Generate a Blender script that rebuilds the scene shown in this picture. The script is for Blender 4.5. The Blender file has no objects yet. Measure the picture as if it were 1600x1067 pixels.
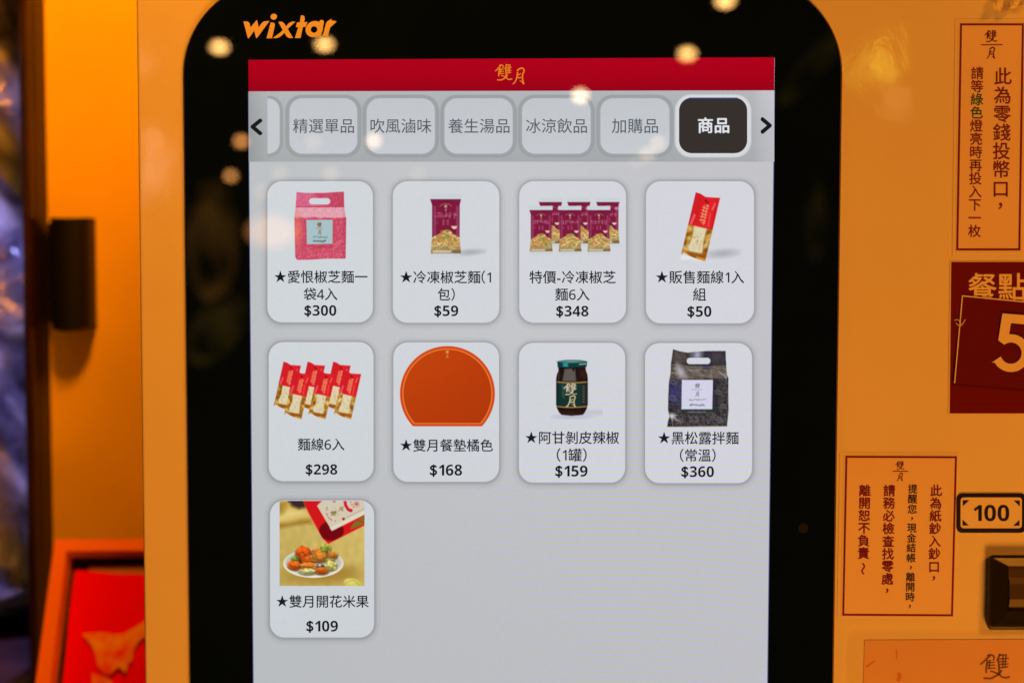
import bpy, bmesh, math, random
import numpy as np
from mathutils import Vector, Matrix

S = bpy.context.scene
C = S.collection

# ---------------------------------------------------------------- camera
PITCH, YAW, ROLL, DIST, FPX = 0.05008163, 0.0262876, 0.00153958, 0.66, 2000.0
_f = Vector((-math.sin(YAW) * math.cos(PITCH), math.cos(YAW) * math.cos(PITCH), -math.sin(PITCH)))
_r = Vector((math.cos(YAW), math.sin(YAW), 0)); _u = _r.cross(_f)
RT = _r * math.cos(ROLL) + _u * math.sin(ROLL)
UP = -_r * math.sin(ROLL) + _u * math.cos(ROLL)
FW = _f
cam_d = bpy.data.cameras.new('camera'); cam = bpy.data.objects.new('camera', cam_d); C.objects.link(cam)
cam_d.lens = 45.0; cam_d.sensor_width = 36.0; cam_d.sensor_fit = 'HORIZONTAL'
cam_d.clip_start = 0.02; cam_d.clip_end = 60
m = Matrix.Identity(4)
for i in range(3):
    m[i][0] = RT[i]; m[i][1] = UP[i]; m[i][2] = -FW[i]
m.translation = (0, -DIST, 0)
cam.matrix_world = m
cam_d.dof.use_dof = True; cam_d.dof.focus_distance = 0.657; cam_d.dof.aperture_fstop = 4.6
cam_d.dof.aperture_blades = 0
S.camera = cam

# ---------------------------------------------------------------- world, lamps, exposure
W = bpy.data.worlds.new('World'); S.world = W; W.use_nodes = True
W.node_tree.nodes['Background'].inputs[0].default_value = (0.02, 0.014, 0.010, 1)
W.node_tree.nodes['Background'].inputs[1].default_value = 0.12
S.view_settings.view_transform = 'Standard'; S.view_settings.look = 'None'
S.view_settings.exposure = 0; S.view_settings.gamma = 1; S.view_settings.use_curve_mapping = False
S.cycles.max_bounces = 6; S.cycles.use_denoising = True
S.cycles.sample_clamp_indirect = 8.0

def light(name, typ, loc, target, energy, color, size=0.3, **kw):
    d = bpy.data.lights.new(name, typ); d.energy = energy; d.color = color
    if typ == 'AREA': d.shape = 'DISK'; d.size = size
    if typ == 'SPOT':
        d.shadow_soft_size = size; d.spot_size = kw['cone']; d.spot_blend = kw.get('blend', .4)
    o = bpy.data.objects.new(name, d); C.objects.link(o); o.location = loc
    o.rotation_euler = (Vector(target) - Vector(loc)).to_track_quat('-Z', 'Y').to_euler()
    return o
ORANGE = (1.0, 0.245, 0.016)
light('key_lamp', 'AREA', (1.25, -1.35, 1.15), (0.1, 0, 0), 20, (1.0, 0.275, 0.012), 0.55)
light('low_lamp', 'AREA', (0.55, -1.15, -1.45), (0.0, 0, -0.25), 29, (1.0, 0.302, 0.024), 0.70)
light('wall_lamp', 'SPOT', (-0.18, -0.08, 0.66), (-0.36, 0.35, -0.05), 42, (1.0, 0.30, 0.008), 0.07, cone=math.radians(95), blend=.5)
light('cool_spot', 'SPOT', (-1.05, 0.14, 0.40), (-0.57, 0.46, -0.02), 52, (0.36, 0.36, 1.0), 0.03, cone=math.radians(36), blend=.4)  # cool spot added to turn the wrapping blue violet; no window is built

# ---------------------------------------------------------------- helpers
def ray(px, py):
    return FW * FPX + RT * (px - 800) - UP * (py - 533.5)
def at(px, py, Y):
    """the point of the upright plane y = Y seen at photo pixel (px, py)"""
    D = ray(px, py); t = (Y + DIST) / D.y
    return Vector((D.x * t, Y, D.z * t))
def lin(c):
    c = np.asarray(c, dtype=float) / 255.0
    return np.where(c <= 0.04045, c / 12.92, ((c + 0.055) / 1.055) ** 2.4)

def empty(name, loc, label=None, cat=None, group=None):
    o = bpy.data.objects.new(name, None); C.objects.link(o); o.location = loc
    o.empty_display_size = 0.02
    if label: o['label'] = label
    if cat: o['category'] = cat
    if group: o['group'] = group
    return o
def link(name, me, parent=None, label=None, cat=None, group=None):
    o = bpy.data.objects.new(name, me); C.objects.link(o)
    if parent is not None:
        bpy.context.view_layer.update()
        o.parent = parent; o.matrix_parent_inverse = parent.matrix_world.inverted()
    if label: o['label'] = label
    if cat: o['category'] = cat
    if group: o['group'] = group
    return o

class MB:
    """collects faces; coloured ones carry a colour per vertex (sRGB 0-255 -> linear)"""
    def __init__(s, Y=0.0): s.v = []; s.f = []; s.c = []; s.mi = []; s.Y = Y; s.mats = []
    def mat(s, m):
        if m not in s.mats: s.mats.append(m)
        return s.mats.index(m)
    def face(s, pts, col=(0, 0, 0), m=0):
        b = len(s.v); s.v += [tuple(p) for p in pts]
        if np.ndim(col) == 1: col = [col] * len(pts)
        s.c += [tuple(lin(c)) for c in col]; s.f.append(tuple(range(b, b + len(pts)))); s.mi.append(m)
    def px(s, pts, lift, col=(0, 0, 0), m=0):
        s.face([at(x, y, s.Y - lift) for x, y in pts], col, m)
    def strip(s, A, B, la, lb, ca=(0, 0, 0), cb=(0, 0, 0), m=0, closed=True):
        """quads between two outlines of equal length given in pixels"""
        n = len(A)
        for i in range(n if closed else n - 1):
            j = (i + 1) % n
            s.face([at(*A[i], s.Y - la), at(*B[i], s.Y - lb), at(*B[j], s.Y - lb), at(*A[j], s.Y - la)],
                   [ca, cb, cb, ca], m)
    def stroke(s, pts, w0, w1, lift, col=(0, 0, 0), m=0, sub=4):
        P = smooth(pts, sub); n = len(P); W_ = np.linspace(w0, w1, n) / 2
        T = np.gradient(P, axis=0); T /= np.linalg.norm(T, axis=1)[:, None] + 1e-9
        N = np.stack([-T[:, 1], T[:, 0]], 1)
        L = P + N * W_[:, None]; R = P - N * W_[:, None]
        # blunt rounded ends
        L = np.vstack([L[0] * .6 + R[0] * .4 - T[0] * W_[0] * .6, L, L[-1] * .6 + R[-1] * .4 + T[-1] * W_[-1] * .6])
        R = np.vstack([R[0] * .6 + P[0] * .4 - T[0] * W_[0] * .6, R, R[-1] * .6 + P[-1] * .4 + T[-1] * W_[-1] * .6])
        for i in range(len(L) - 1):
            s.px([L[i], L[i + 1], R[i + 1], R[i]], lift, col, m)
    def build(s, name, mats, parent=None, smoothed=False, weld=None, **k):
        me = bpy.data.meshes.new(name); me.from_pydata(s.v, [], s.f); me.update()
        if any(any(c) for c in s.c):
            a = me.color_attributes.new('Col', 'FLOAT_COLOR', 'POINT')
            buf = np.ones((len(s.v), 4), dtype=np.float32); buf[:, :3] = np.array(s.c)
            a.data.foreach_set('color', buf.ravel())
        for mt in (mats if isinstance(mats, (list, tuple)) else [mats]): me.materials.append(mt)
        me.polygons.foreach_set('material_index', s.mi)
        if weld is None: weld = mats is not LCD
        if weld:
            bm = bmesh.new(); bm.from_mesh(me)
            bmesh.ops.remove_doubles(bm, verts=bm.verts, dist=1e-7)
            if smoothed: bmesh.ops.recalc_face_normals(bm, faces=bm.faces)
            bm.to_mesh(me); bm.free()
        if smoothed: me.polygons.foreach_set('use_smooth', [True] * len(me.polygons))
        return link(name, me, parent, **k)

def smooth(pts, sub=4):
    P = np.array(pts, float)
    if len(P) < 3: return np.array([P[0] * (1 - t) + P[-1] * t for t in np.linspace(0, 1, 3)])
    Q = np.vstack([2 * P[0] - P[1], P, 2 * P[-1] - P[-2]]); out = []
    for i in range(1, len(Q) - 2):
        for t in np.linspace(0, 1, sub, endpoint=False):
            a, b, c, d = Q[i - 1], Q[i], Q[i + 1], Q[i + 2]
            out.append(.5 * (2 * b + (c - a) * t + (2 * a - 5 * b + 4 * c - d) * t * t + (3 * b - a - 3 * c + d) * t ** 3))
    out.append(P[-1]); return np.array(out)
def rrect(x0, x1, y0, y1, r, n=8):
    o = []
    for cx, cy, a0 in ((x1 - r, y0 + r, -90), (x1 - r, y1 - r, 0), (x0 + r, y1 - r, 90), (x0 + r, y0 + r, 180)):
        for k in range(n + 1):
            a = math.radians(a0 + 90 * k / n); o.append((cx + r * math.cos(a), cy + r * math.sin(a)))
    return o

# ---------------------------------------------------------------- materials
def nodes(name):
    mt = bpy.data.materials.new(name); mt.use_nodes = True
    return mt, mt.node_tree.nodes, mt.node_tree.links, mt.node_tree.nodes['Principled BSDF']
def plain(name, col, rough=.4, spec=.5, bump=None, metal=0, var=0, coat=0):
    mt, N, L, b = nodes(name)
    b.inputs['Base Color'].default_value = (*col, 1); b.inputs['Roughness'].default_value = rough
    b.inputs['Specular IOR Level'].default_value = spec; b.inputs['Metallic'].default_value = metal
    b.inputs['Coat Weight'].default_value = coat; b.inputs['Coat Roughness'].default_value = .05
    tc = N.new('ShaderNodeTexCoord')
    if bump:
        prev = None
        for sc, st, di in bump:
            n = N.new('ShaderNodeTexNoise'); n.inputs['Scale'].default_value = sc; n.inputs['Detail'].default_value = 3
            L.new(tc.outputs['Object'], n.inputs['Vector'])
            bp = N.new('ShaderNodeBump'); bp.inputs['Strength'].default_value = st; bp.inputs['Distance'].default_value = di
            L.new(n.outputs['Fac'], bp.inputs['Height'])
            if prev: L.new(prev.outputs['Normal'], bp.inputs['Normal'])
            prev = bp
        L.new(prev.outputs['Normal'], b.inputs['Normal'])
    if var:
        n = N.new('ShaderNodeTexNoise'); n.inputs['Scale'].default_value = 14; n.inputs['Detail'].default_value = 6
        L.new(tc.outputs['Object'], n.inputs['Vector'])
        r = N.new('ShaderNodeValToRGB')
        r.color_ramp.elements[0].position = .3; r.color_ramp.elements[1].position = .7
        r.color_ramp.elements[0].color = (*[c * (1 - var) for c in col], 1); r.color_ramp.elements[1].color = (*[min(1, c * (1 + var)) for c in col], 1)
        L.new(n.outputs['Fac'], r.inputs['Fac']); L.new(r.outputs['Color'], b.inputs['Base Color'])
    return mt

PAINT = plain('cabinet_paint', (.80, .77, .72), .07, .5, bump=[(55, .055, .0018), (420, .045, .0003)], var=.02)
SIDE = plain('cabinet_edge', (.85, .80, .70), .3)
def dusty_glass():
    mt, N, L, b = nodes('black_glass'); b.inputs['Roughness'].default_value = .015
    tc = N.new('ShaderNodeTexCoord'); n = N.new('ShaderNodeTexNoise'); n.inputs['Scale'].default_value = 22; n.inputs['Detail'].default_value = 7; n.inputs['Roughness'].default_value = .65
    r = N.new('ShaderNodeValToRGB'); r.color_ramp.elements[0].position = .42; r.color_ramp.elements[1].position = .75
    r.color_ramp.elements[0].color = (.0018, .0055, .03, 1); r.color_ramp.elements[1].color = (.0028, .008, .04, 1)
    L.new(tc.outputs['Object'], n.inputs['Vector']); L.new(n.outputs['Fac'], r.inputs['Fac']); L.new(r.outputs['Color'], b.inputs['Base Color']); return mt
GLASS = dusty_glass()
GASKET = plain('gasket', (.10, .045, .02), .5)
PAPER = plain('label_paper', (.80, .66, .60), .38, .4, bump=[(60, .08, .001)], var=.03)
FILM = plain('laminate_film', (.82, .78, .72), .14, .5, bump=[(80, .12, .001)])
RED_INK = plain('dark_red_ink', (.155, .0004, .06), .35)
NAVY_INK = plain('navy_ink', (.010, .008, .04), .35)
GREEN_INK = plain('green_ink', (.012, .10, .06), .35)
BROWN_INK = plain('brown_ink', (.20, .10, .06), .5)
BLACK_INK = plain('black_ink', (.010, .009, .010), .35)
WHITE_INK = plain('white_ink', (.78, .72, .68), .4)
MAROON = plain('maroon_sheet', (.135, .0035, .008), .33, .4, bump=[(50, .10, .001)], var=.06)
MAROON2 = plain('maroon_card', (.118, .003, .007), .33, .4, bump=[(50, .10, .001)], var=.06)
CREAM = plain('cream_print', (.82, .74, .62), .4)
BLACKP = plain('black_plastic', (.007, .005, .004), .34, .5, bump=[(900, .1, .0002)])
DARKP = plain('dark_plastic', (.004, .004, .003), .5, .3, bump=[(300, .1, .0005)])
BROWNP = plain('brown_plastic', (.045, .030, .02), .45, .4)
STAIN = plain('stained_paper', (.74, .50, .42), .42, .4, bump=[(60, .1, .001)], var=.05)
STAINR = plain('red_stain', (.62, .24, .12), .5)
ORANGEWALL = plain('orange_wall', (.86, .58, .03), .6, .3, bump=[(240, .12, .001)], var=.04)
WOOD = plain('dark_post', (.020, .008, .004), .16, .5, bump=[(40, .15, .002)], var=.35)
WOOD2 = plain('dark_post_face', (.010, .0045, .003), .4, .3, bump=[(40, .15, .002)], var=.3)
FRAMEO = plain('orange_frame', (.92, .24, .012), .5, .1)
REDP = plain('red_sheet', (.93, .0015, .001), .6, .0, bump=[(30, .3, .003)])
def gold_mat():
    mt, N, L, b = nodes('gold_print'); b.inputs['Roughness'].default_value = .5; b.inputs['Specular IOR Level'].default_value = .1
    tc = N.new('ShaderNodeTexCoord'); n = N.new('ShaderNodeTexNoise'); n.inputs['Scale'].default_value = 75; n.inputs['Detail'].default_value = 3
    r = N.new('ShaderNodeValToRGB'); r.color_ramp.elements[0].position = .36; r.color_ramp.elements[1].position = .62
    r.color_ramp.elements[0].color = (.93, .03, .002, 1); r.color_ramp.elements[1].color = (.95, .40, .02, 1)
    L.new(tc.outputs['Object'], n.inputs['Vector']); L.new(n.outputs['Fac'], r.inputs['Fac']); L.new(r.outputs['Color'], b.inputs['Base Color']); return mt
GOLD = gold_mat()
FADED = plain('faded_red_card', (.45, .18, .10), .5)
COUNTER = plain('dark_counter', (.045, .022, .030), .4, .4, var=.4)

def film_clear():
    mt, N, L, b = nodes('clear_film')
    N.remove(b); out = N['Material Output']
    t = N.new('ShaderNodeBsdfTransparent'); g = N.new('ShaderNodeBsdfGlossy'); g.inputs['Roughness'].default_value = .08
    tc = N.new('ShaderNodeTexCoord'); nz = N.new('ShaderNodeTexNoise'); nz.inputs['Scale'].default_value = 70
    bp = N.new('ShaderNodeBump'); bp.inputs['Strength'].default_value = .2; bp.inputs['Distance'].default_value = .002
    L.new(tc.outputs['Object'], nz.inputs['Vector']); L.new(nz.outputs['Fac'], bp.inputs['Height']); L.new(bp.outputs['Normal'], g.inputs['Normal'])
    mx = N.new('ShaderNodeMixShader'); mx.inputs['Fac'].default_value = .05
    t.inputs['Color'].default_value = (.99, .985, .98, 1)
    L.new(t.outputs[0], mx.inputs[1]); L.new(g.outputs[0], mx.inputs[2]); L.new(mx.outputs[0], out.inputs['Surface'])
    return mt
CLEAR = film_clear()

def wrap_mat():
    """crumpled plastic: blue grey, with fold shade and whitish highlights put into the colour"""
    mt, N, L, b = nodes('crumpled_plastic')
    tc = N.new('ShaderNodeTexCoord'); n = N.new('ShaderNodeTexNoise'); n.inputs['Scale'].default_value = 22; n.inputs['Detail'].default_value = 5
    n.inputs['Distortion'].default_value = .8
    L.new(tc.outputs['Object'], n.inputs['Vector'])
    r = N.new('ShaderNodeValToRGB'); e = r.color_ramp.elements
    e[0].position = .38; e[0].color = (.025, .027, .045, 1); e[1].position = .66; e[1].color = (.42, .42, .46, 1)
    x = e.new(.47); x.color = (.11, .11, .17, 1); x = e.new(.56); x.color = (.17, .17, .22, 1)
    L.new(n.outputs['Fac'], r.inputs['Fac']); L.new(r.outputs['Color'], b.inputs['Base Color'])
    bp = N.new('ShaderNodeBump'); bp.inputs['Strength'].default_value = .8; bp.inputs['Distance'].default_value = .012
    L.new(n.outputs['Fac'], bp.inputs['Height']); L.new(bp.outputs['Normal'], b.inputs['Normal'])
    b.inputs['Roughness'].default_value = .13
    return mt
WRAP = wrap_mat()

def screen_mat():
    """LCD surface: glass gloss over light-emitting pixels; fine row pattern; lilac and yellow camera moire put into the emission"""
    mt, N, L, b = nodes('screen_pixels')
    b.inputs['Base Color'].default_value = (.003, .003, .003, 1); b.inputs['Roughness'].default_value = .015
    at_ = N.new('ShaderNodeVertexColor'); at_.layer_name = 'Col'
    geo = N.new('ShaderNodeNewGeometry'); sp = N.new('ShaderNodeSeparateXYZ'); L.new(geo.outputs['Position'], sp.inputs[0])
    def M(op, a, bb=None, c=None, clamp=False):
        n = N.new('ShaderNodeMath'); n.operation = op; n.use_clamp = clamp
        for i, q in enumerate((a, bb, c)):
            if q is None: continue
            if isinstance(q, (int, float)): n.inputs[i].default_value = q
            else: L.new(q, n.inputs[i])
        return n.outputs[0]
    x, z = sp.outputs[0], sp.outputs[2]
    dx = M('ADD', x, -.035)
    arch = M('MULTIPLY', M('MULTIPLY', dx, dx), .75)
    lo = M('MULTIPLY', M('ADD', z, .12), M('ADD', z, .12)); lo = M('MULTIPLY', lo, .9)
    ph = M('MULTIPLY', M('ADD', M('ADD', z, arch), lo), 2 * math.pi / .0033)
    s1 = M('SINE', ph)
    mx = M('MULTIPLY', M('ADD', x, .085), 9.0, clamp=True)          # fades out towards the left
    mx2 = M('SUBTRACT', 1.0, M('MULTIPLY', M('ABSOLUTE', M('ADD', x, -.05)), 7.0), clamp=True)
    mz = M('SUBTRACT', 1.0, M('MULTIPLY', M('ABSOLUTE', M('ADD', z, .125)), 7.0), clamp=True)
    amp = M('MULTIPLY', M('MULTIPLY', mx, mz), M('ADD', M('MULTIPLY', mx2, .6), .4))
    w = M('MULTIPLY', s1, amp)
    fine = M('MULTIPLY', M('SINE', M('MULTIPLY', M('ADD', x, M('MULTIPLY', z, .02)), 2 * math.pi / .00092)), .008)
    fine2 = M('MULTIPLY', M('SINE', M('MULTIPLY', M('ADD', z, M('MULTIPLY', x, -.03)), 2 * math.pi / .00105)), .008)
    nz = N.new('ShaderNodeTexNoise'); nz.inputs['Scale'].default_value = 900; nz.inputs['Detail'].default_value = 1
    L.new(geo.outputs['Position'], nz.inputs['Vector'])
    g = M('MULTIPLY', M('ADD', nz.outputs['Fac'], -.5), .07)
    base = M('ADD', M('ADD', M('ADD', fine, fine2), g), 1.0)
    cb = N.new('ShaderNodeCombineXYZ')
    L.new(M('ADD', base, M('MULTIPLY', w, .055)), cb.inputs[0])
    L.new(M('ADD', base, M('MULTIPLY', w, -.08)), cb.inputs[1])
    L.new(M('ADD', base, M('MULTIPLY', w, .23)), cb.inputs[2])
    vm = N.new('ShaderNodeVectorMath'); vm.operation = 'MULTIPLY'
    L.new(at_.outputs['Color'], vm.inputs[0]); L.new(cb.outputs[0], vm.inputs[1])
    L.new(vm.outputs[0], b.inputs['Emission Color']); b.inputs['Emission Strength'].default_value = 1.04
    return mt
LCD = screen_mat()

# ---------------------------------------------------------------- lettering
_cache = {}
def raw(s_):
    if s_ not in _cache:
        c = bpy.data.curves.new('lettering', 'FONT'); c.body = s_; c.size = 1; c.resolution_u = 3
        o = bpy.data.objects.new('lettering', c); C.objects.link(o)
        dg = bpy.context.evaluated_depsgraph_get(); me = bpy.data.meshes.new_from_object(o.evaluated_get(dg))
        V = np.array([v.co[:2] for v in me.vertices]); F = [tuple(p.vertices) for p in me.polygons]
        bpy.data.objects.remove(o); bpy.data.meshes.remove(me); bpy.data.curves.remove(c)
        _cache[s_] = (V, F)
    return _cache[s_]
THIN = dict(zip('0123456789', [chr(0x1D7E2 + i) for i in range(10)])); FAT = dict(zip('0123456789', [chr(0x1D7EC + i) for i in range(10)]))
THIN.update({'(': '（', ')': '）'})
def glyphs(s_, fat=False):
    """vertices and faces of a line of signs, laid out one by one (em = 1)"""
    V, F, x, nv = [], [], 0.0, 0
    for ch in s_:
        v, f = raw((FAT if fat else THIN).get(ch, ch)); v = v.copy(); lo, hi = v[:, 0].min(), v[:, 0].max()
        if ch.isdigit(): adv = (.575 if fat else .565) - (.08 if ch == '1' else 0); v[:, 0] += (adv - hi - lo) / 2
        elif ch in '()-$': adv = hi - lo + {'-': .12, '$': .11}.get(ch, .10); v[:, 0] += -lo + .05
        elif ch == '★': adv = 1.0; v = (v - [(lo + hi) / 2, .36]) * (.86 / (hi - lo)) + [.5, .37]
        else: adv = 1.0
        if ch == '$' and fat: v[:, 1] = v[:, 1] * .98 + .03
        v[:, 0] += x; V.append(v); F += [tuple(nv + i for i in q) for q in f]; nv += len(v); x += adv
    return np.vstack(V), F

def put(mb, V, F, lift, col=(0, 0, 0), m=0, heavy=0.0):
    """heavy > 0 thickens the strokes (photo pixels) with copies laid 2 microns apart"""
    lc = tuple(lin(col))
    sh = [(0, 0)] if not heavy else [(heavy, 0), (-heavy, 0), (0, heavy), (0, -heavy)]
    for k, (dx, dy) in enumerate(sh):
        b = len(mb.v); mb.v += [tuple(at(x + dx, y + dy, mb.Y - lift - k * 2e-6)) for x, y in V]
        mb.c += [lc] * len(V); mb.f += [tuple(b + i for i in f[::-1]) for f in F]; mb.mi += [m] * len(F)
def line(mb, s_, x0, x1, yc, lift, col=(0, 0, 0), heavy=0.0, h=None, fat=False, m=0):
    """a line of lettering fitted between x0 and x1, its middle at yc (photo pixels)"""
    V, F = glyphs(s_, fat); lo, hi = V.min(0), V.max(0); k = (x1 - x0) / (hi[0] - lo[0])
    mid = .36 if not fat else .3625
    ky = k if h is None else h / (hi[1] - lo[1])
    P = np.stack([(V[:, 0] - lo[0]) * k + x0, -(V[:, 1] - mid) * ky + yc], 1)
    if fat and s_[0] == '$':      # the currency sign comes in one weight only: thicken it
        n = len(raw('$')[0]); put(mb, P[:n], [f for f in F if max(f) < n], lift, col, m, .42)
        put(mb, P[n:], [tuple(i - n for i in f) for f in F if min(f) >= n], lift, col, m, heavy)
    else: put(mb, P, F, lift, col, m, heavy)
def column(mb, s, xt, yt, xb, yb, em, lift, heavy=0.0, special=None, m=0, ys=None):
    """upright lettering from the first sign's middle (xt, yt) to the last one's (xb, yb)"""
    n = len(s)
    for i, ch in enumerate(s):
        t = i / max(1, n - 1); y = ys[i] if ys else yt + (yb - yt) * t
        x = xt + (xb - xt) * (y - yt) / (yb - yt)
        V, F = raw(ch); V = V.copy()
        lo, hi = V.min(0), V.max(0)
        if ch in '，～':
            V = V - (lo + hi) / 2
            if ch == '～': V = np.stack([V[:, 1], -V[:, 0]], 1) * 1.0
            P = np.stack([V[:, 0] * em + x, -V[:, 1] * em + y], 1)
        else:
            P = np.stack([(V[:, 0] - .5) * em + x, -(V[:, 1] - .38) * em + y], 1)
        put(mb, P, F, lift, (0, 0, 0), (special or {}).get(ch, m), heavy)

# brush strokes of the shop's two-sign mark, in the enlarged header's pixels: (points, start width, end width)
MARK_A = [([(435, 250), (390, 300), (330, 365), (275, 415)], 42, 30), ([(400, 245), (450, 232), (500, 250), (512, 285), (498, 340)], 36, 26),
          ([(398, 340), (385, 420), (375, 500), (378, 575)], 40, 34), ([(442, 330), (432, 420), (425, 505)], 30, 26),
          ([(395, 385), (520, 375)], 22, 20), ([(400, 437), (525, 428)], 22, 20), ([(400, 492), (535, 490)], 24, 22),
          ([(610, 215), (590, 280), (560, 340)], 38, 26), ([(582, 330), (595, 450), (597, 540), (605, 580)], 38, 30),
          ([(605, 240), (665, 232), (728, 230)], 28, 24), ([(722, 235), (708, 340), (700, 465)], 26, 22), ([(668, 240), (660, 470)], 24, 22),
          ([(600, 312), (765, 300)], 22, 20), ([(600, 365), (735, 358)], 22, 18), ([(600, 415), (760, 407)], 22, 20), ([(600, 482), (680, 476), (750, 462)], 26, 22),
          ([(450, 545), (520, 570), (590, 605), (650, 660), (710, 675), (778, 660)], 28, 36),
          ([(640, 530), (600, 600), (520, 655), (450, 690), (335, 685)], 36, 34)]
MARK_B = [([(935, 402), (1000, 352), (1060, 330), (1115, 350), (1140, 400), (1112, 480), (1090, 560), (1095, 680), (1130, 812)], 42, 40),
          ([(940, 450), (930, 550), (905, 660), (860, 760), (800, 810)], 42, 30), ([(940, 545), (990, 525), (1040, 490)], 34, 24),
          ([(950, 622), (1050, 615)], 38, 34), ([(1010, 710), (1070, 740), (1112, 800)], 20, 34)]
def mark(mb, part, x0, x1, y0, y1, lift, col=(0, 0, 0), fat=1.0, m=0):
    src, bx = ((MARK_A, (265, 780, 212, 705)), (MARK_B, (790, 1150, 312, 820)))[part]
    kx = (x1 - x0) / (bx[1] - bx[0]); ky = (y1 - y0) / (bx[3] - bx[2])
    for pts, a, b in src:
        mb.stroke([((x - bx[0]) * kx + x0, (y - bx[2]) * ky + y0) for x, y in pts], a * kx * fat, b * kx * fat, lift, col, m)

# ================================================================ THE KIOSK
kiosk = empty('order_kiosk', (-.02, .05, -.75), 'white self-order kiosk with a large black-bordered menu touchscreen', 'kiosk')
CAB_BACK = .10
# cabinet: a rounded upright box, its left edge at pixel 213-225
def cabinet():
    bm = bmesh.new()
    x0, x1, z0, z1 = at(219, 533, 0).x, .52, -.75, .42
    bmesh.ops.create_cube(bm, size=1)
    for v in bm.verts:
        v.co.x = x0 if v.co.x < 0 else x1; v.co.y = 0.0 if v.co.y < 0 else CAB_BACK; v.co.z = z0 if v.co.z < 0 else z1
    bmesh.ops.bevel(bm, geom=list(bm.edges), offset=.0016, segments=4, affect='EDGES', profile=.5)
    me = bpy.data.meshes.new('cabinet'); bm.to_mesh(me); bm.free()
    me.materials.append(PAINT); me.polygons.foreach_set('use_smooth', [False] * len(me.polygons))
    return link('cabinet', me, kiosk)
cabinet()
# black glass, 2.4 mm proud of the cabinet; soft edge, dark gasket round it
GY = -.0024
b = MB(0.0)
o0 = rrect(286.5, 1314.5, -34, 1700, 148, 20)
# the outline is set in the plane so that its sides stay upright
def plane_rrect(pxl, pxr, pyt, pyb, rpx, inset=0.0, n=20):
    A = at(pxl, 533, 0).x + inset; B = at(pxr, 533, 0).x - inset; T = at(800, pyt, 0).z - inset; Bt = at(800, pyb, 0).z + inset
    r = rpx * .000333 - inset; o = []
    for cx, cz, a0 in ((B - r, T - r, 90), (B - r, Bt + r, 0), (A + r, Bt + r, -90), (A + r, T - r, -180)):
        for k in range(n + 1):
            a = math.radians(a0 - 90 * k / n); o.append((cx + r * math.cos(a), cz + r * math.sin(a)))
    return o
GX = (293.2, 1307.2, -30, 1700, 143)
gl = MB()
rings = [(plane_rrect(*GX), 0.0004), (plane_rrect(*GX), GY + .0006), (plane_rrect(*GX, inset=.0002), GY + .0002), (plane_rrect(*GX, inset=.0007), GY)]
for (A, ya), (B_, yb) in zip(rings, rings[1:]):
    n = len(A)
    for i in range(n):
        j = (i + 1) % n
        gl.face([(A[i][0], ya, A[i][1]), (A[j][0], ya, A[j][1]), (B_[j][0], yb, B_[j][1]), (B_[i][0], yb, B_[i][1])])
gl.face([(x, GY, z) for x, z in rings[-1][0]])
glass = gl.build('display_glass', GLASS, kiosk)
gk = MB(); A = plane_rrect(*GX, inset=-.0011); B_ = plane_rrect(*GX, inset=.0001); n = len(A)
A2 = plane_rrect(*GX, inset=-.0004)
for i in range(n):
    j = (i + 1) % n
    gk.face([(A[i][0], .0002, A[i][1]), (A[j][0], .0002, A[j][1]), (A2[j][0], -.0007, A2[j][1]), (A2[i][0], -.0007, A2[i][1])])
    gk.face([(A2[i][0], -.0007, A2[i][1]), (A2[j][0], -.0007, A2[j][1]), (B_[j][0], -.0006, B_[j][1]), (B_[i][0], -.0006, B_[i][1])])
gk.build('display_gasket', GASKET, kiosk)

# maker's word on the glass, traced from the enlargement (8 px per photo pixel)
def lg(p): return [(x / 8 + 360, y / 8 + 10) for x, y in p]
b = MB(GY)
for poly in ([(163, 192), (205, 193), (228, 200), (240, 218), (253, 266), (325, 178), (334, 178), (353, 263), (392, 214), (412, 197), (440, 189), (488, 188), (476, 204), (332, 400), (320, 400), (298, 308), (230, 402), (218, 402)],
             [(503, 205), (540, 208), (553, 220), (556, 240), (521, 402), (452, 404)],
             [(598, 197), (640, 196), (662, 206), (680, 228), (735, 318), (782, 398), (742, 401), (715, 392), (694, 368), (640, 275)],
             [(815, 195), (770, 195), (735, 210), (700, 250), (625, 330), (530, 400), (568, 402), (612, 390), (650, 362), (712, 290)],
             [(868, 205), (880, 120), (905, 116), (926, 132), (930, 160), (876, 400), (806, 400)],
             [(832, 205), (965, 200), (938, 262), (818, 264)],
             [(1118, 182), (1140, 173), (1163, 180), (1170, 202), (1128, 388), (1060, 392)],
             [(1196, 215), (1212, 190), (1266, 160), (1262, 182), (1300, 184), (1328, 195), (1246, 270), (1216, 388), (1152, 386)]):
    b.px(lg(poly), .0002 + .000004 * len(b.f))
def ell(cx, cy, rx, ry, rot=0, n=28):
    c, s_ = math.cos(rot), math.sin(rot)
    return [(cx + rx * math.cos(t) * c - ry * math.sin(t) * s_, cy + rx * math.cos(t) * s_ + ry * math.sin(t) * c) for t in np.linspace(0, 2 * math.pi, n, endpoint=False)]
b.px(lg(ell(542, 134, 41, 37, -.4)), .0002)
b.strip(lg(ell(1048, 288, 112, 98, -.5)), lg(ell(1046, 294, 42, 40, -.5)), .00026, .00026)
b.build('maker_logo', WHITE_INK, glass, weld=False)
b = MB(GY); b.px(ell(1255, 825, 8, 8), .0002)
b.build('camera_lens', plain('lens_window', (.006, .010, .006), .3), glass, weld=False)

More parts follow.
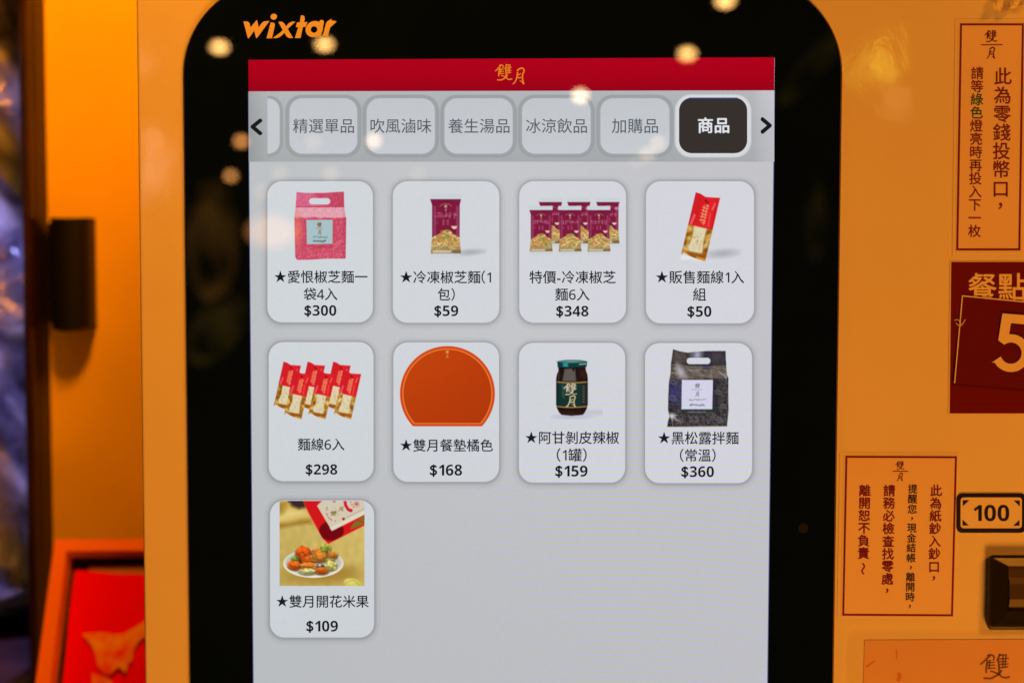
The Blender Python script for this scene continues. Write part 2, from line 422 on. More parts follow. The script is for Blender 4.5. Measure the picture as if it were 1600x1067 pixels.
# ---------------------------------------------------------------- the lit screen
def bgc(px, py):
    t = min(1, max(0, (px - 390) / 820)); u = min(1, max(0, (py - 90) / 980))
    L_ = np.array((187, 190, 192.)) * (1 - t) + np.array((192, 192, 197.)) * t
    mid = math.exp(-((px - 760) / 260) ** 2 - ((py - 420) / 330) ** 2) * 6
    return L_ + mid - np.array((5, 5, 4)) * u
b = MB(GY)
xs = np.linspace(0, 1, 25); ys = np.linspace(0, 1, 40)
def scr(u, v):
    y = 94 + (1556 - 94) * v; k = (y - 94) / 973
    return (388 + 8 * k) * (1 - u) + (1210.5 - 11.5 * k) * u, y - 3 * u * (1 - v)
for i in range(len(xs) - 1):
    for j in range(len(ys) - 1):
        q = [scr(xs[i], ys[j]), scr(xs[i + 1], ys[j]), scr(xs[i + 1], ys[j + 1]), scr(xs[i], ys[j + 1])]
        b.px(q, .0001, [bgc(*p) for p in q])
b.build('screen_page', LCD, kiosk)
for xa, xb in (((387.6, 144), (395.4, 1080)), ((1209.6, 142), (1198.4, 1080))):
    b = MB(GY); b.px([(xa[0], xa[1]), (xa[0] + 1.2, xa[1]), (xb[0] + 1.2, xb[1]), (xb[0], xb[1])], .00012, (96, 104, 150)); b.build('screen_edge', LCD, kiosk)

hb = MB(GY)
for i in range(16):
    t0, t1 = i / 16, (i + 1) / 16
    for (ya, yb, ca, cb) in ((0, .5, (172, 0, 27), (166, 0, 24)), (.5, 1, (166, 0, 24), (150, 0, 24))):
        def hp(t, v): return (388 + .4 * v + (822.2 - .9 * v) * t, (94 - 4 * t) * (1 - v) + (143.3 - 1.6 * t) * v)
        hb.px([hp(t0, ya), hp(t1, ya), hp(t1, yb), hp(t0, yb)], .0002, [ca, ca, cb, cb])
header = hb.build('header_bar', LCD, kiosk)
b = MB(GY); OR = (226, 128, 30)
mark(b, 0, 773.6, 800, 101, 126.2, .0003, OR); mark(b, 1, 800.8, 819.5, 106, 132.2, .0003, OR)
b.build('shop_logo', LCD, header, weld=False)

b = MB(GY)
def sp_(px, v): return (px, (143.3 - 1.6 * (px - 388) / 822) * (1 - v) + 253 * v)
edges = [388.6, 400, 418, 440, 600, 800, 1000, 1176, 1192, 1209.8]
cols = [(152, 155, 158), (160, 163, 165), (170, 173, 174), (172, 175, 176), (170, 173, 175), (170, 174, 176), (168, 171, 174), (172, 174, 178), (184, 185, 190), (190, 190, 196)]
for i in range(len(edges) - 1):
    for v0, v1, d0, d1 in ((0, .35, 6, 0), (.35, 1, 0, -6)):
        f = lambda c, d: tuple(np.array(c) + d)
        b.px([sp_(edges[i], v0), sp_(edges[i + 1], v0), sp_(edges[i + 1], v1), sp_(edges[i], v1)], .0002,
             [f(cols[i], d0), f(cols[i + 1], d0), f(cols[i + 1], d1), f(cols[i], d1)])
b.build('tab_strip', LCD, kiosk)

def tab(x0, x1, y0, y1, text, tx, dark=False):
    b = MB(GY); bw = 5
    outer = rrect(x0 - bw, x1 + bw, y0 - bw + 1, y1 + bw, 24, 8); inner = rrect(x0, x1, y0, y1, 20, 8)
    bc = (208, 210, 215) if dark else (150, 155, 159)
    b.strip(rrect(x0 - bw - 2.5, x1 + bw + 2.5, y0 - bw - 1, y1 + bw + 2.5, 26, 8), outer, .0003, .0003, (169, 172, 174), bc)
    b.strip(outer, inner, .0003, .0003, bc, (212, 214, 219) if dark else (158, 163, 166))
    if dark:
        b.px(inner, .0003, (52, 47, 45)); b.stroke([(x0 + 16, y0 + .8), (x1 - 16, y0 + .8)], 1.8, 1.8, .00035, (42, 70, 128))
    else:
        b.px(inner, .0003, [tuple(np.array((190, 194, 198)) + np.array((5, 5, 7)) * ((y - y0) / (y1 - y0))) for x, y in inner])
    o = b.build('category_tab', LCD, kiosk, label=('selected dark tab reading ' if dark else 'pale tab reading ') + text)
    t = MB(GY); line(t, text, tx[0], tx[1], (y0 + y1) / 2 + .3, .0004, (222, 224, 230) if dark else (80, 89, 99), .55 if dark else .08)
    t.build('tab_text', LCD, o, weld=False)
TY = (154, 240.5)
# the first tab is cut off by the strip's left arrow: only its right end shows
b = MB(GY)
def half(x1, y0, y1, r): return [(418, y0)] + [(x1 - r + r * math.sin(a), y0 + r - r * math.cos(a)) for a in np.linspace(0, math.pi / 2, 9)] + [(x1 - r + r * math.cos(a), y1 - r + r * math.sin(a)) for a in np.linspace(0, math.pi / 2, 9)] + [(418, y1)]
A, B_ = half(442, TY[0] - 4, TY[1] + 5, 22), half(437, TY[0] + .5, TY[1], 18)
b.strip(A, B_, .0003, .0003, (150, 155, 159), (158, 163, 166), closed=False); b.px(B_, .0003, (194, 198, 202))
b.build('category_tab', LCD, kiosk, label='tab cut off at the left end of the strip')
for x0, x1, s, tx in ((452.4, 558.2, '精選單品', (458, 553)), (573, 679.5, '吹風滷味', (579, 674)), (694.5, 801, '養生湯品', (700.5, 796)),
                      (815.8, 922.8, '冰涼飲品', (822, 917)), (938.2, 1046, '加購品', (956, 1028))):
    tab(x0, x1, *TY, s, tx)
tab(1061, 1167.5, 153, 239.8, '商品', (1091, 1139), True)
for pts in ([(407.5, 188), (394.5, 198.5), (407.5, 209.5)], [(1190.5, 186), (1203, 196.5), (1190.5, 207)]):
    b = MB(GY); col = (22, 24, 30)
    b.stroke(pts[:2], 6.2, 6.2, .0004, col); b.stroke(pts[1:], 6.2, 6.2, .00041, col); b.px(ell(*pts[1], 3.1, 3.1), .00042, col)
    b.build('arrow_button', LCD, kiosk, weld=False)

# ---------------------------------------------------------------- a small painter for the product pictures shown on the screen
class Paint:
    clip = None
    def __init__(s, x0, x1, y0, y1, bg, org, k, step=.8):
        s.nx = int((x1 - x0) / step) + 1; s.ny = int((y1 - y0) / step) + 1
        s.gx = np.linspace(x0, x1, s.nx); s.gy = np.linspace(y0, y1, s.ny)
        X, Y = np.meshgrid(s.gx, s.gy); s.X = (X - org[0]) * k; s.Y = (Y - org[1]) * k; s.k = k   # drawing units
        s.I = np.zeros((s.ny, s.nx, 3)) + np.array(bg, float); s.aa = .55 * k; s.rs = np.random.RandomState(5)
    def blend(s, cov, col): s.I += (np.asarray(col, float) - s.I) * cov[..., None]
    def cov_poly(s, pts, soft=None):
        P = np.array(pts, float); X, Y = s.X, s.Y; d = np.full(X.shape, 1e18); ins = np.zeros(X.shape, bool); n = len(P)
        for i in range(n):
            a, c = P[i], P[(i + 1) % n]; e = c - a; l2 = e @ e + 1e-12
            t = np.clip(((X - a[0]) * e[0] + (Y - a[1]) * e[1]) / l2, 0, 1)
            d = np.minimum(d, (X - a[0] - t * e[0]) ** 2 + (Y - a[1] - t * e[1]) ** 2)
            if abs(e[1]) > 1e-9: ins ^= ((a[1] > Y) != (c[1] > Y)) & (X < e[0] * (Y - a[1]) / e[1] + a[0])
        w = soft or s.aa
        return np.clip(.5 + np.where(ins, 1, -1) * np.sqrt(d) / (2 * w), 0, 1)
    def poly(s, pts, col, soft=None, a=1.0): s.blend(s.cov_poly(pts, soft) * a, col)
    def cov_ell(s, cx, cy, rx, ry, rot=0, soft=None):
        c, q = math.cos(rot), math.sin(rot); u = ((s.X - cx) * c + (s.Y - cy) * q) / rx; v = (-(s.X - cx) * q + (s.Y - cy) * c) / ry
        r = np.sqrt(u * u + v * v); return np.clip(.5 + (1 - r) * min(rx, ry) / (2 * (soft or s.aa)), 0, 1)
    def ell(s, cx, cy, rx, ry, col, rot=0, soft=None, a=1.0): s.blend(s.cov_ell(cx, cy, rx, ry, rot, soft) * a, col)
    def seg(s, pts, w, col, a=1.0, clip=None):
        P = np.array(pts, float); d = np.full(s.X.shape, 1e18)
        for p, c in zip(P, P[1:]):
            e = c - p; t = np.clip(((s.X - p[0]) * e[0] + (s.Y - p[1]) * e[1]) / (e @ e + 1e-12), 0, 1)
            d = np.minimum(d, (s.X - p[0] - t * e[0]) ** 2 + (s.Y - p[1] - t * e[1]) ** 2)
        cv = np.clip(.5 + (w / 2 - np.sqrt(d)) / (2 * s.aa), 0, 1) * a
        s.blend(cv if clip is None else cv * clip, col)
    def noise(s, sc, seed):
        rs = np.random.RandomState(seed); out = np.zeros(s.X.shape)
        for _ in range(14):
            a = rs.uniform(0, 2 * math.pi); f = rs.uniform(.5, 1.6) / sc; out += np.sin((s.X * math.cos(a) + s.Y * math.sin(a)) * f * 6.28 + rs.uniform(0, 6.28))
        return out / 5.3
    def mark(s, part, x0, x1, y0, y1, col, fat=1.0, a=1.0):
        src, bx = ((MARK_A, (265, 780, 212, 705)), (MARK_B, (790, 1150, 312, 820)))[part]
        kx = (x1 - x0) / (bx[1] - bx[0]); ky = (y1 - y0) / (bx[3] - bx[2])
        for pts, w, _ in src: s.seg([((x - bx[0]) * kx + x0, (y - bx[2]) * ky + y0) for x, y in pts], w * kx * fat, col, a)
    def build(s, parent, lift=.0005, clip=None):
        nx, ny = s.nx, s.ny
        V = np.array([at(x, y, GY - lift) for y in s.gy for x in s.gx], dtype=np.float32)
        idx = np.arange(nx * ny).reshape(ny, nx)
        F = np.stack([idx[:-1, :-1], idx[1:, :-1], idx[1:, 1:], idx[:-1, 1:]], -1).reshape(-1, 4)
        if s.clip:      # keep inside the card's rounded corners
            x0, x1, y0, y1 = s.clip; r = 22.5; cx = np.array([x for y in s.gy for x in s.gx])[F].mean(1); cy = np.array([y for y in s.gy for x in s.gx])[F].mean(1)
            dx = np.maximum(np.maximum(x0 + r - cx, cx - (x1 - r)), 0); dy = np.maximum(np.maximum(y0 + r - cy, cy - (y1 - r)), 0)
            F = F[dx * dx + dy * dy < (r - .8) ** 2]
        me = bpy.data.meshes.new('product_picture')
        me.vertices.add(len(V)); me.vertices.foreach_set('co', V.ravel())
        me.loops.add(F.size); me.loops.foreach_set('vertex_index', F.ravel().astype(np.int32))
        me.polygons.add(len(F)); me.polygons.foreach_set('loop_start', np.arange(0, F.size, 4, dtype=np.int32))
        me.update(calc_edges=True); me.validate()
        a = me.color_attributes.new('Col', 'FLOAT_COLOR', 'POINT'); buf = np.ones((len(V), 4), dtype=np.float32)
        buf[:, :3] = lin(np.clip(s.I, 0, 255)).reshape(-1, 3); a.data.foreach_set('color', buf.ravel()); me.materials.append(LCD)
        return link('product_picture', me, parent)

def scribble(p, x0, x1, y, h, col, n=9, w=10, a=.9, seed=0):
    rs = np.random.RandomState(seed); xs_ = np.linspace(x0, x1, n * 3)
    p.seg([(x, y + rs.uniform(-h, h)) for x in xs_], w, col, a)

def handled_bag(p, out, hole, base, band, mid, low, labelq, labc, ink, seed, dark):
    cov = p.cov_poly(out); I0 = np.zeros_like(p.I) + np.array(base, float)
    X, Y = p.X, p.Y; keep = p.I.copy()
    p.I = I0
    n1, n2, n3 = p.noise(60, seed), p.noise(26, seed + 1), p.noise(150, seed + 2)
    p.blend(np.clip((290 - Y) / 14, 0, 1), band)
    p.blend(np.clip((X - 430) / 260, 0, 1) * np.clip((290 - Y) / 14, 0, 1) * .7, low)
    p.blend(np.clip((Y - 285) / 10, 0, 1) * np.clip((440 + n3 * 12 - Y) / 22, 0, 1), mid)
    fx = np.clip((np.abs(n2) < .16) * 1.0, 0, 1)
    zone = np.clip((Y - 280) / 10, 0, 1) * np.clip(np.maximum(np.maximum((X - 680) / 60, (330 - X) / 60), np.maximum((Y - 830) / 50, (440 - Y) / 40)), 0, 1)
    p.blend(fx * zone * (.55 if dark else .36), (128, 122, 112) if dark else (228, 150, 165))
    p.I += (n1 * (12 if dark else 9))[..., None]
    p.I -= (np.clip((X - 800) / 60, 0, 1) * 18 + np.clip((205 - X) / 30, 0, 1) * 12)[..., None]
    return cov, keep
def finish(p, cov, keep): p.I = keep + (p.I - keep) * cov[..., None]

def pic_pink(card):
    p = Paint(455, 548, 296, 411, CARD(500, 350), (440, 290), 8.54)
    out = [(200, 88), (330, 100), (540, 100), (830, 82), (836, 290), (850, 400), (862, 430), (855, 960), (845, 975), (600, 976), (420, 988), (205, 993), (182, 950), (172, 520), (172, 400), (187, 300)]
    cov, keep = handled_bag(p, out, None, (198, 70, 96), (210, 98, 132), (222, 158, 172), (186, 58, 82), None, None, None, 3, False)
    p.ell(205, 600, 40, 130, (224, 120, 90), soft=60, a=.8)
    p.seg([(190, 285), (835, 285)], 12, (190, 40, 66), .6); p.ell(510, 118, 60, 60, (195, 40, 80), soft=40, a=.5)
    for i in range(16):
        x = p.rs.uniform(690, 850); y = p.rs.uniform(720, 960); p.seg([(x, y), (x + p.rs.uniform(-60, 40), y + p.rs.uniform(-50, 50))], 7, (232, 165, 175), .55)
    for i in range(22):
        x = p.rs.uniform(200, 640); y = p.rs.uniform(850, 970); p.seg([(x, y), (x + p.rs.uniform(-50, 60), y + p.rs.uniform(-40, 30))], 7, (232, 160, 172), .5)
    p.poly([(330, 460), (685, 458), (682, 780), (338, 788)], (164, 190, 193)); p.seg([(685, 458), (682, 780), (338, 788)], 7, (150, 70, 85), .6)
    B = (122, 92, 60)
    p.mark(0, 472, 532, 494, 562, (130, 70, 50), 1.3); p.mark(1, 482, 526, 588, 655, B, 1.2); p.seg([(445, 575), (545, 575)], 4, (120, 130, 130), .8)
    scribble(p, 425, 610, 690, 14, (105, 112, 112), 9, 9, .8, 1); scribble(p, 425, 590, 745, 14, (80, 88, 90), 8, 13, .85, 2)
    scribble(p, 415, 605, 822, 9, (150, 70, 20), 10, 9, .6, 3)
    finish(p, cov, keep)
    p.poly([(x, y) for x, y in rrect(366, 650, 170, 254, 41, 6)], CARD(500, 312))
    p.build(card)

def packet(p, f, seed, shade=0.0, text=True):
    """maroon frozen-noodle packet; f maps the single packet's drawing units to this picture's"""
    T = lambda q: [f(*a) for a in q]
    kx = abs(f(1, 0)[0] - f(0, 0)[0]); rs = np.random.RandomState(seed)
    p.poly(T([(276, 110), (685, 110), (685, 183), (276, 183)]), (198, 206, 209)); p.poly(T([(285, 905), (690, 905), (690, 965), (280, 965)]), (196, 204, 208), a=.6)
    out = T([(274, 183), (686, 183), (668, 262), (666, 690), (686, 905), (278, 908), (300, 690), (300, 262)]); cov = p.cov_poly(out)
    keep = p.I.copy(); p.I[:] = np.array((124, 24, 60.))
    p.seg(T([(334, 290), (334, 690)]), 34 * kx, (158, 70, 104), .65); p.seg(T([(636, 290), (640, 690)]), 40 * kx, (156, 74, 104), .6)
    p.seg(T([(274, 186), (686, 186)]), 16 * kx, (104, 30, 92), .9); p.poly(T([(400, 200), (560, 200), (480, 430)]), (108, 18, 50), soft=20 * kx, a=.5)
    p.seg(T([(405, 276), (440, 250), (482, 240), (525, 250), (558, 276)]), 9 * kx, (190, 130, 90), .8)
    p.mark(0, *[f(460, 0)[0], f(500, 0)[0]], f(0, 262)[1], f(0, 298)[1], (206, 170, 150), 1.3); p.mark(1, f(468, 0)[0], f(494, 0)[0], f(0, 308)[1], f(0, 338)[1], (196, 160, 140), 1.2)
    for i, cx in enumerate((365, 425, 482, 540, 600)):
        for q in range(7):
            x, y = cx + rs.uniform(-24, 24), 395 + rs.uniform(-28, 28); h = rs.uniform(12, 26)
            p.seg(T([(x - h * (q % 2), y - h * (1 - q % 2)), (x + h * (q % 2), y + h * (1 - q % 2))]), 7 * kx, (190, 116, 142), .62)
    for cx in (452, 510):
        for y in range(462, 526, 15): p.seg(T([(cx - 10, y), (cx + 10, y)]), 8 * kx, (188, 120, 142), .7)
    for y in (472, 492, 510): p.seg(T([(345, y), (382, y)]), 5 * kx, (180, 100, 126), .6)
    p.poly(T([(552, 540), (638, 540), (622, 572), (596, 583), (570, 572)]), (222, 200, 180)); p.seg(T([(556, 542), (634, 542)]), 7 * kx, (190, 110, 80), .8)
    nd = p.cov_poly(T([(300, 692), (360, 664), (420, 630), (455, 600), (505, 588), (548, 606), (580, 648), (640, 676), (668, 694), (690, 910), (270, 910)]), 4 * kx)
    p.blend(nd, (176, 146, 88))
    pal = [(226, 204, 150), (214, 180, 112), (200, 140, 70), (236, 220, 176), (150, 116, 60), (206, 116, 56), (120, 128, 56), (222, 192, 124), (190, 152, 88)]
    for i in range(120 if kx > .8 else 70):
        x = rs.uniform(300, 670); y = rs.uniform(595, 880) if abs(x - 490) < 90 else rs.uniform(670, 880); a = rs.uniform(-1.2, 1.2); l = rs.uniform(22, 60); bnd = rs.uniform(-20, 20)
        p.seg(T([(x - l * math.cos(a), y - l * math.sin(a)), (x + bnd * math.sin(a), y - bnd * math.cos(a)), (x + l * math.cos(a), y + l * math.sin(a))]), rs.uniform(10, 17) * kx, pal[rs.randint(len(pal))], .85, nd)
    for x, y, r in ((500, 612, 22), (470, 700, 18), (520, 680, 14), (565, 790, 16), (330, 720, 14), (600, 720, 12)): p.ell(*f(x, y), r * kx, r * kx * .8, (110, 130, 44), soft=8 * kx, a=.85)
    for x, y in ((452, 645), (385, 740), (560, 690), (430, 610)): p.ell(*f(x, y), 18 * kx, 14 * kx, (214, 110, 50), soft=8 * kx, a=.8)
    p.poly(T([(290, 800), (420, 820), (560, 826), (680, 800), (690, 910), (270, 910)]), (150, 134, 100), soft=20 * kx, a=.55)
    for i in range(14):
        x = 320 + i * 17; p.seg(T([(x, 880), (x + 9, 880)]), 22 * kx, (206, 202, 190), .7)
    p.poly(T([(560, 870), (690, 850), (690, 905), (560, 905)]), (96, 70, 36), soft=12 * kx, a=.6)
    p.seg(T([(302, 262), (302, 690)]), 9 * kx, (92, 20, 62), .6); p.seg(T([(666, 262), (666, 690)]), 9 * kx, (92, 20, 62), .6)
    finish(p, cov, keep)

def pic_packet(card):
    p = Paint(662, 760, 296, 410, CARD(697, 350), (640, 290), 8.53)
    p.ell(820, 885, 150, 30, (160, 166, 172), soft=26, a=.9, rot=-.05); p.ell(735, 915, 90, 20, (168, 174, 178), soft=20, a=.6)
    packet(p, lambda x, y: (x, y), 4); p.build(card)
def pic_packets(card):
    p = Paint(822, 972, 304, 404, CARD(894, 350), (815, 300), 9.41)
    k = 340 / 410.; ky = 607 / 722.
    for i, (ox, oy) in enumerate(((255, 150), (672, 150), (1098, 150), (115, 268), (540, 268), (965, 268))):
        packet(p, lambda x, y, ox=ox, oy=oy: ((x - 275) * k + ox, (y - 183) * ky + oy), 10 + i)
        if i < 3:
            p.seg([(ox + 30, oy + 88), (ox + 190, oy + 82)], 34, (196, 150, 170), .75); p.seg([(ox + 285, oy + 92), (ox + 322, oy + 92)], 40, (206, 176, 190), .6)
    p.build(card)

def sachet(p, f, seed):
    """red and gold noodle sachet: u runs 0..1 across, v 0..1 down"""
    rs = np.random.RandomState(seed); T = lambda q: [f(*a) for a in q]
    sc = math.dist(f(0, 0), f(1, 0))
    out = T([(0, 0), (.2, .004), (.42, .035), (.7, .02), (1, .0), (1.0, .5), (1, .985), (.7, .978), (.45, .965), (.2, .945), (.1, .93), (0, .965), (0, .5)])
    cov = p.cov_poly(out); keep = p.I.copy(); p.I[:] = np.array((218, 32, 38.))
    p.poly(T([(0, 0), (.45, 0), (.42, .5), (0, .5)]), (196, 22, 34), soft=.2 * sc, a=.55)
    for a, bb, w, c, al in (((.16, .34), (.10, .48), .10, (236, 120, 120), .6), ((.86, .10), (.80, .20), .07, (240, 130, 130), .6), ((.76, .26), (.80, .46), .05, (240, 120, 110), .5), ((.9, .05), (.97, .5), .06, (186, 18, 30), .6), ((.46, .09), (.56, .11), .1, (140, 14, 24), .8), ((.02, 0), (.02, .5), .05, (150, 20, 70), .5), ((0, .01), (1, .02), .05, (190, 20, 60), .5)):
        p.seg(T([a, bb]), w * sc, c, al)
    for u in (.46, .58):
        for v in np.arange(.19 if u < .5 else .16, .44, .05 if u < .5 else .045):
            q = rs.uniform(.02, .035); p.seg(T([(u - .05, v), (u + .05, v + rs.uniform(-.01, .015))]), .05 * sc, (232, 160, 110), .75); p.seg(T([(u, v - q), (u + .01, v + q)]), .035 * sc, (232, 170, 120), .6)
    gd = p.cov_poly(T([(-.1, .5), (1.1, .5), (1.1, 1.1), (-.1, 1.1)])); p.blend(gd, (176, 116, 34))
    for i in range(26):
        u, v = rs.choice([rs.uniform(0, .25), rs.uniform(.78, 1)]), rs.uniform(.52, .95); c = [(226, 196, 120), (132, 78, 18), (200, 150, 60), (236, 220, 170), (110, 66, 16)][rs.randint(5)]
        p.ell(*f(u, v), rs.uniform(.05, .1) * sc, rs.uniform(.06, .14) * sc, c, rot=rs.uniform(-.8, .8), soft=.05 * sc, a=.75)
    p.poly(T([(.24, .5), (.76, .5), (.75, .70), (.82, .90), (.55, .885), (.26, .89), (.2, .82), (.28, .68)]), (216, 204, 168), soft=.03 * sc)
    for i in range(26):
        u, v = rs.uniform(.28, .72), rs.uniform(.52, .88); p.seg(T([(u, v), (u + rs.uniform(-.08, .06), v + rs.uniform(.02, .07))]), .022 * sc, [(186, 160, 110), (236, 228, 200), (200, 178, 130)][rs.randint(3)], .7)
    for i in range(7): p.ell(*f(rs.uniform(.35, .65), rs.uniform(.55, .84)), .03 * sc, .025 * sc, (190, 140, 84), soft=.02 * sc, a=.8)
    p.poly(T([(.0, .89), (.5, .90), (1, .86), (1, 1), (0, 1)]), (140, 70, 14), soft=.05 * sc, a=.75); p.poly(T([(.62, .94), (1, .95), (1, 1), (.6, 1)]), (214, 160, 60), soft=.03 * sc, a=.8); p.poly(T([(.05, .9), (.3, .94), (.1, 1), (0, 1)]), (226, 180, 90), soft=.03 * sc, a=.8)
    finish(p, cov, keep)
def aff(tl, tr, bl):
    tl, tr, bl = map(np.array, (tl, tr, bl))
    return lambda u, v: tuple(tl + (tr - tl) * u + (bl - tl) * v)
def pic_sachet(card):
    p = Paint(1060, 1158, 298, 412, CARD(1093, 350), (1040, 290), 8.53)
    p.ell(760, 905, 190, 50, (164, 168, 176), soft=34, a=.85, rot=-.08)
    p.poly([(205, 930), (330, 930), (530, 975), (480, 1000), (330, 985), (210, 990)], (226, 228, 228), soft=14, a=.8)
    sachet(p, aff((402, 92), (727, 165), (200, 950)), 3); p.build(card)
def pic_sachets(card):
    p = Paint(424, 568, 560, 658, CARD(500, 610), (420, 550), 8.89)
    for k, (ox, oy) in enumerate(((0, 0), (335, 0), (690, 0), (147, 117), (482, 117), (837, 117))):
        sachet(p, aff((205 + ox, 133 + oy), (447 + ox, 188 + oy), (62 + ox, 770 + oy)), 20 + k)
    p.build(card)
def pic_mat(card):
    p = Paint(622, 776, 537, 669, CARD(697, 600), (615, 530), 7.11)
    def dshape(r, yb):
        a0 = math.asin((yb - 603) / r); return [(598 + r * math.cos(t), 603 + r * math.sin(t)) for t in np.linspace(math.pi - a0, 2 * math.pi + a0, 60)]
    p.poly(dshape(527, 965), (206, 66, 22)); p.poly(dshape(500, 940), (236, 134, 56)); p.poly(dshape(489, 930), (182, 60, 12))
    p.I += (p.cov_poly(dshape(489, 930)) * ((p.X - 450) / 900 * -8 + (p.Y - 600) / 400 * -6))[..., None] * np.array((1, .6, .2))
    p.mark(0, 577, 612, 128, 160, (230, 160, 90), 1.3); p.mark(1, 584, 606, 170, 208, (226, 150, 80), 1.3); p.build(card)
def pic_jar(card):
    p = Paint(860, 942, 556, 660, CARD(893, 610), (840, 545), 8.54)
    p.ell(760, 850, 190, 26, (178, 178, 190), soft=30, a=.7); p.ell(440, 905, 190, 22, (176, 172, 196), soft=24, a=.8)
    body = [(275, 238), (640, 238), (645, 290), (664, 340), (670, 400), (670, 740), (655, 800), (625, 855), (600, 880), (455, 892), (320, 880), (285, 845), (258, 790), (247, 740), (247, 400), (256, 345), (278, 290)]
    cov = p.cov_poly(body); keep = p.I.copy(); p.I[:] = np.array((28, 16, 15.))
    p.I += (p.noise(50, 2) * 7)[..., None] * np.array((1, .6, .5)); p.ell(610, 340, 50, 60, (84, 40, 34), soft=40, a=.5); p.ell(400, 870, 200, 40, (92, 66, 38), soft=30, a=.25)
    p.poly([(360, 268), (455, 262), (475, 300), (500, 268), (515, 432), (330, 432)], (98, 92, 86), soft=10, a=.9); p.ell(280, 360, 14, 70, (80, 70, 50), soft=14, a=.6)
    lab = p.cov_poly([(247, 440), (350, 452), (455, 455), (570, 448), (670, 438), (670, 745), (570, 770), (455, 778), (340, 770), (247, 748)])
    p.blend(lab, (15, 50, 46)); p.blend(lab * np.clip((p.X - 545) / 60, 0, 1) * .75, (34, 38, 34)); p.blend(lab * np.clip((320 - p.X) / 70, 0, 1) * .6, (12, 34, 34)); p.ell(380, 480, 60, 40, (40, 60, 90), soft=30, a=.4)
    for y, d in ((440, 12), (765, 16)): p.seg([(247, y), (350, y + d * .8), (455, y + d), (570, y + d * .7), (670, y)], 13, (186, 142, 82), .95)
    p.seg([(330, 480), (330, 640)], 4, (120, 140, 130), .7); p.seg([(352, 500), (352, 660)], 5, (130, 150, 140), .7)
    for y in range(500, 720, 34): p.seg([(605, y), (622, y + 4)], 14, (110, 112, 100), .7)
    p.mark(0, 352, 520, 462, 614, (214, 194, 156), 1.15); p.mark(1, 382, 506, 618, 772, (206, 180, 132), 1.15)
    p.blend(np.clip((275 - p.X) / 26, 0, 1) * .6, (18, 14, 12)); p.blend(np.clip((p.X - 640) / 30, 0, 1) * .5, (24, 14, 12))
    finish(p, cov, keep)
    p.poly([(262, 172), (350, 150), (455, 146), (570, 150), (660, 170), (658, 215), (650, 238), (455, 250), (268, 236)], (7, 56, 56))
    p.ell(460, 170, 190, 22, (48, 104, 100), soft=4); p.ell(460, 167, 130, 13, (104, 150, 136), soft=5, a=.8)
    p.poly([(340, 188), (405, 190), (405, 240), (340, 238)], (44, 150, 156), soft=14); p.poly([(480, 195), (560, 195), (560, 242), (480, 244)], (6, 60, 60), soft=16, a=.6)
    p.seg([(560, 207), (645, 198)], 15, (190, 214, 206), .75); p.seg([(268, 240), (455, 252), (648, 238)], 8, (4, 34, 36), .8); p.build(card)
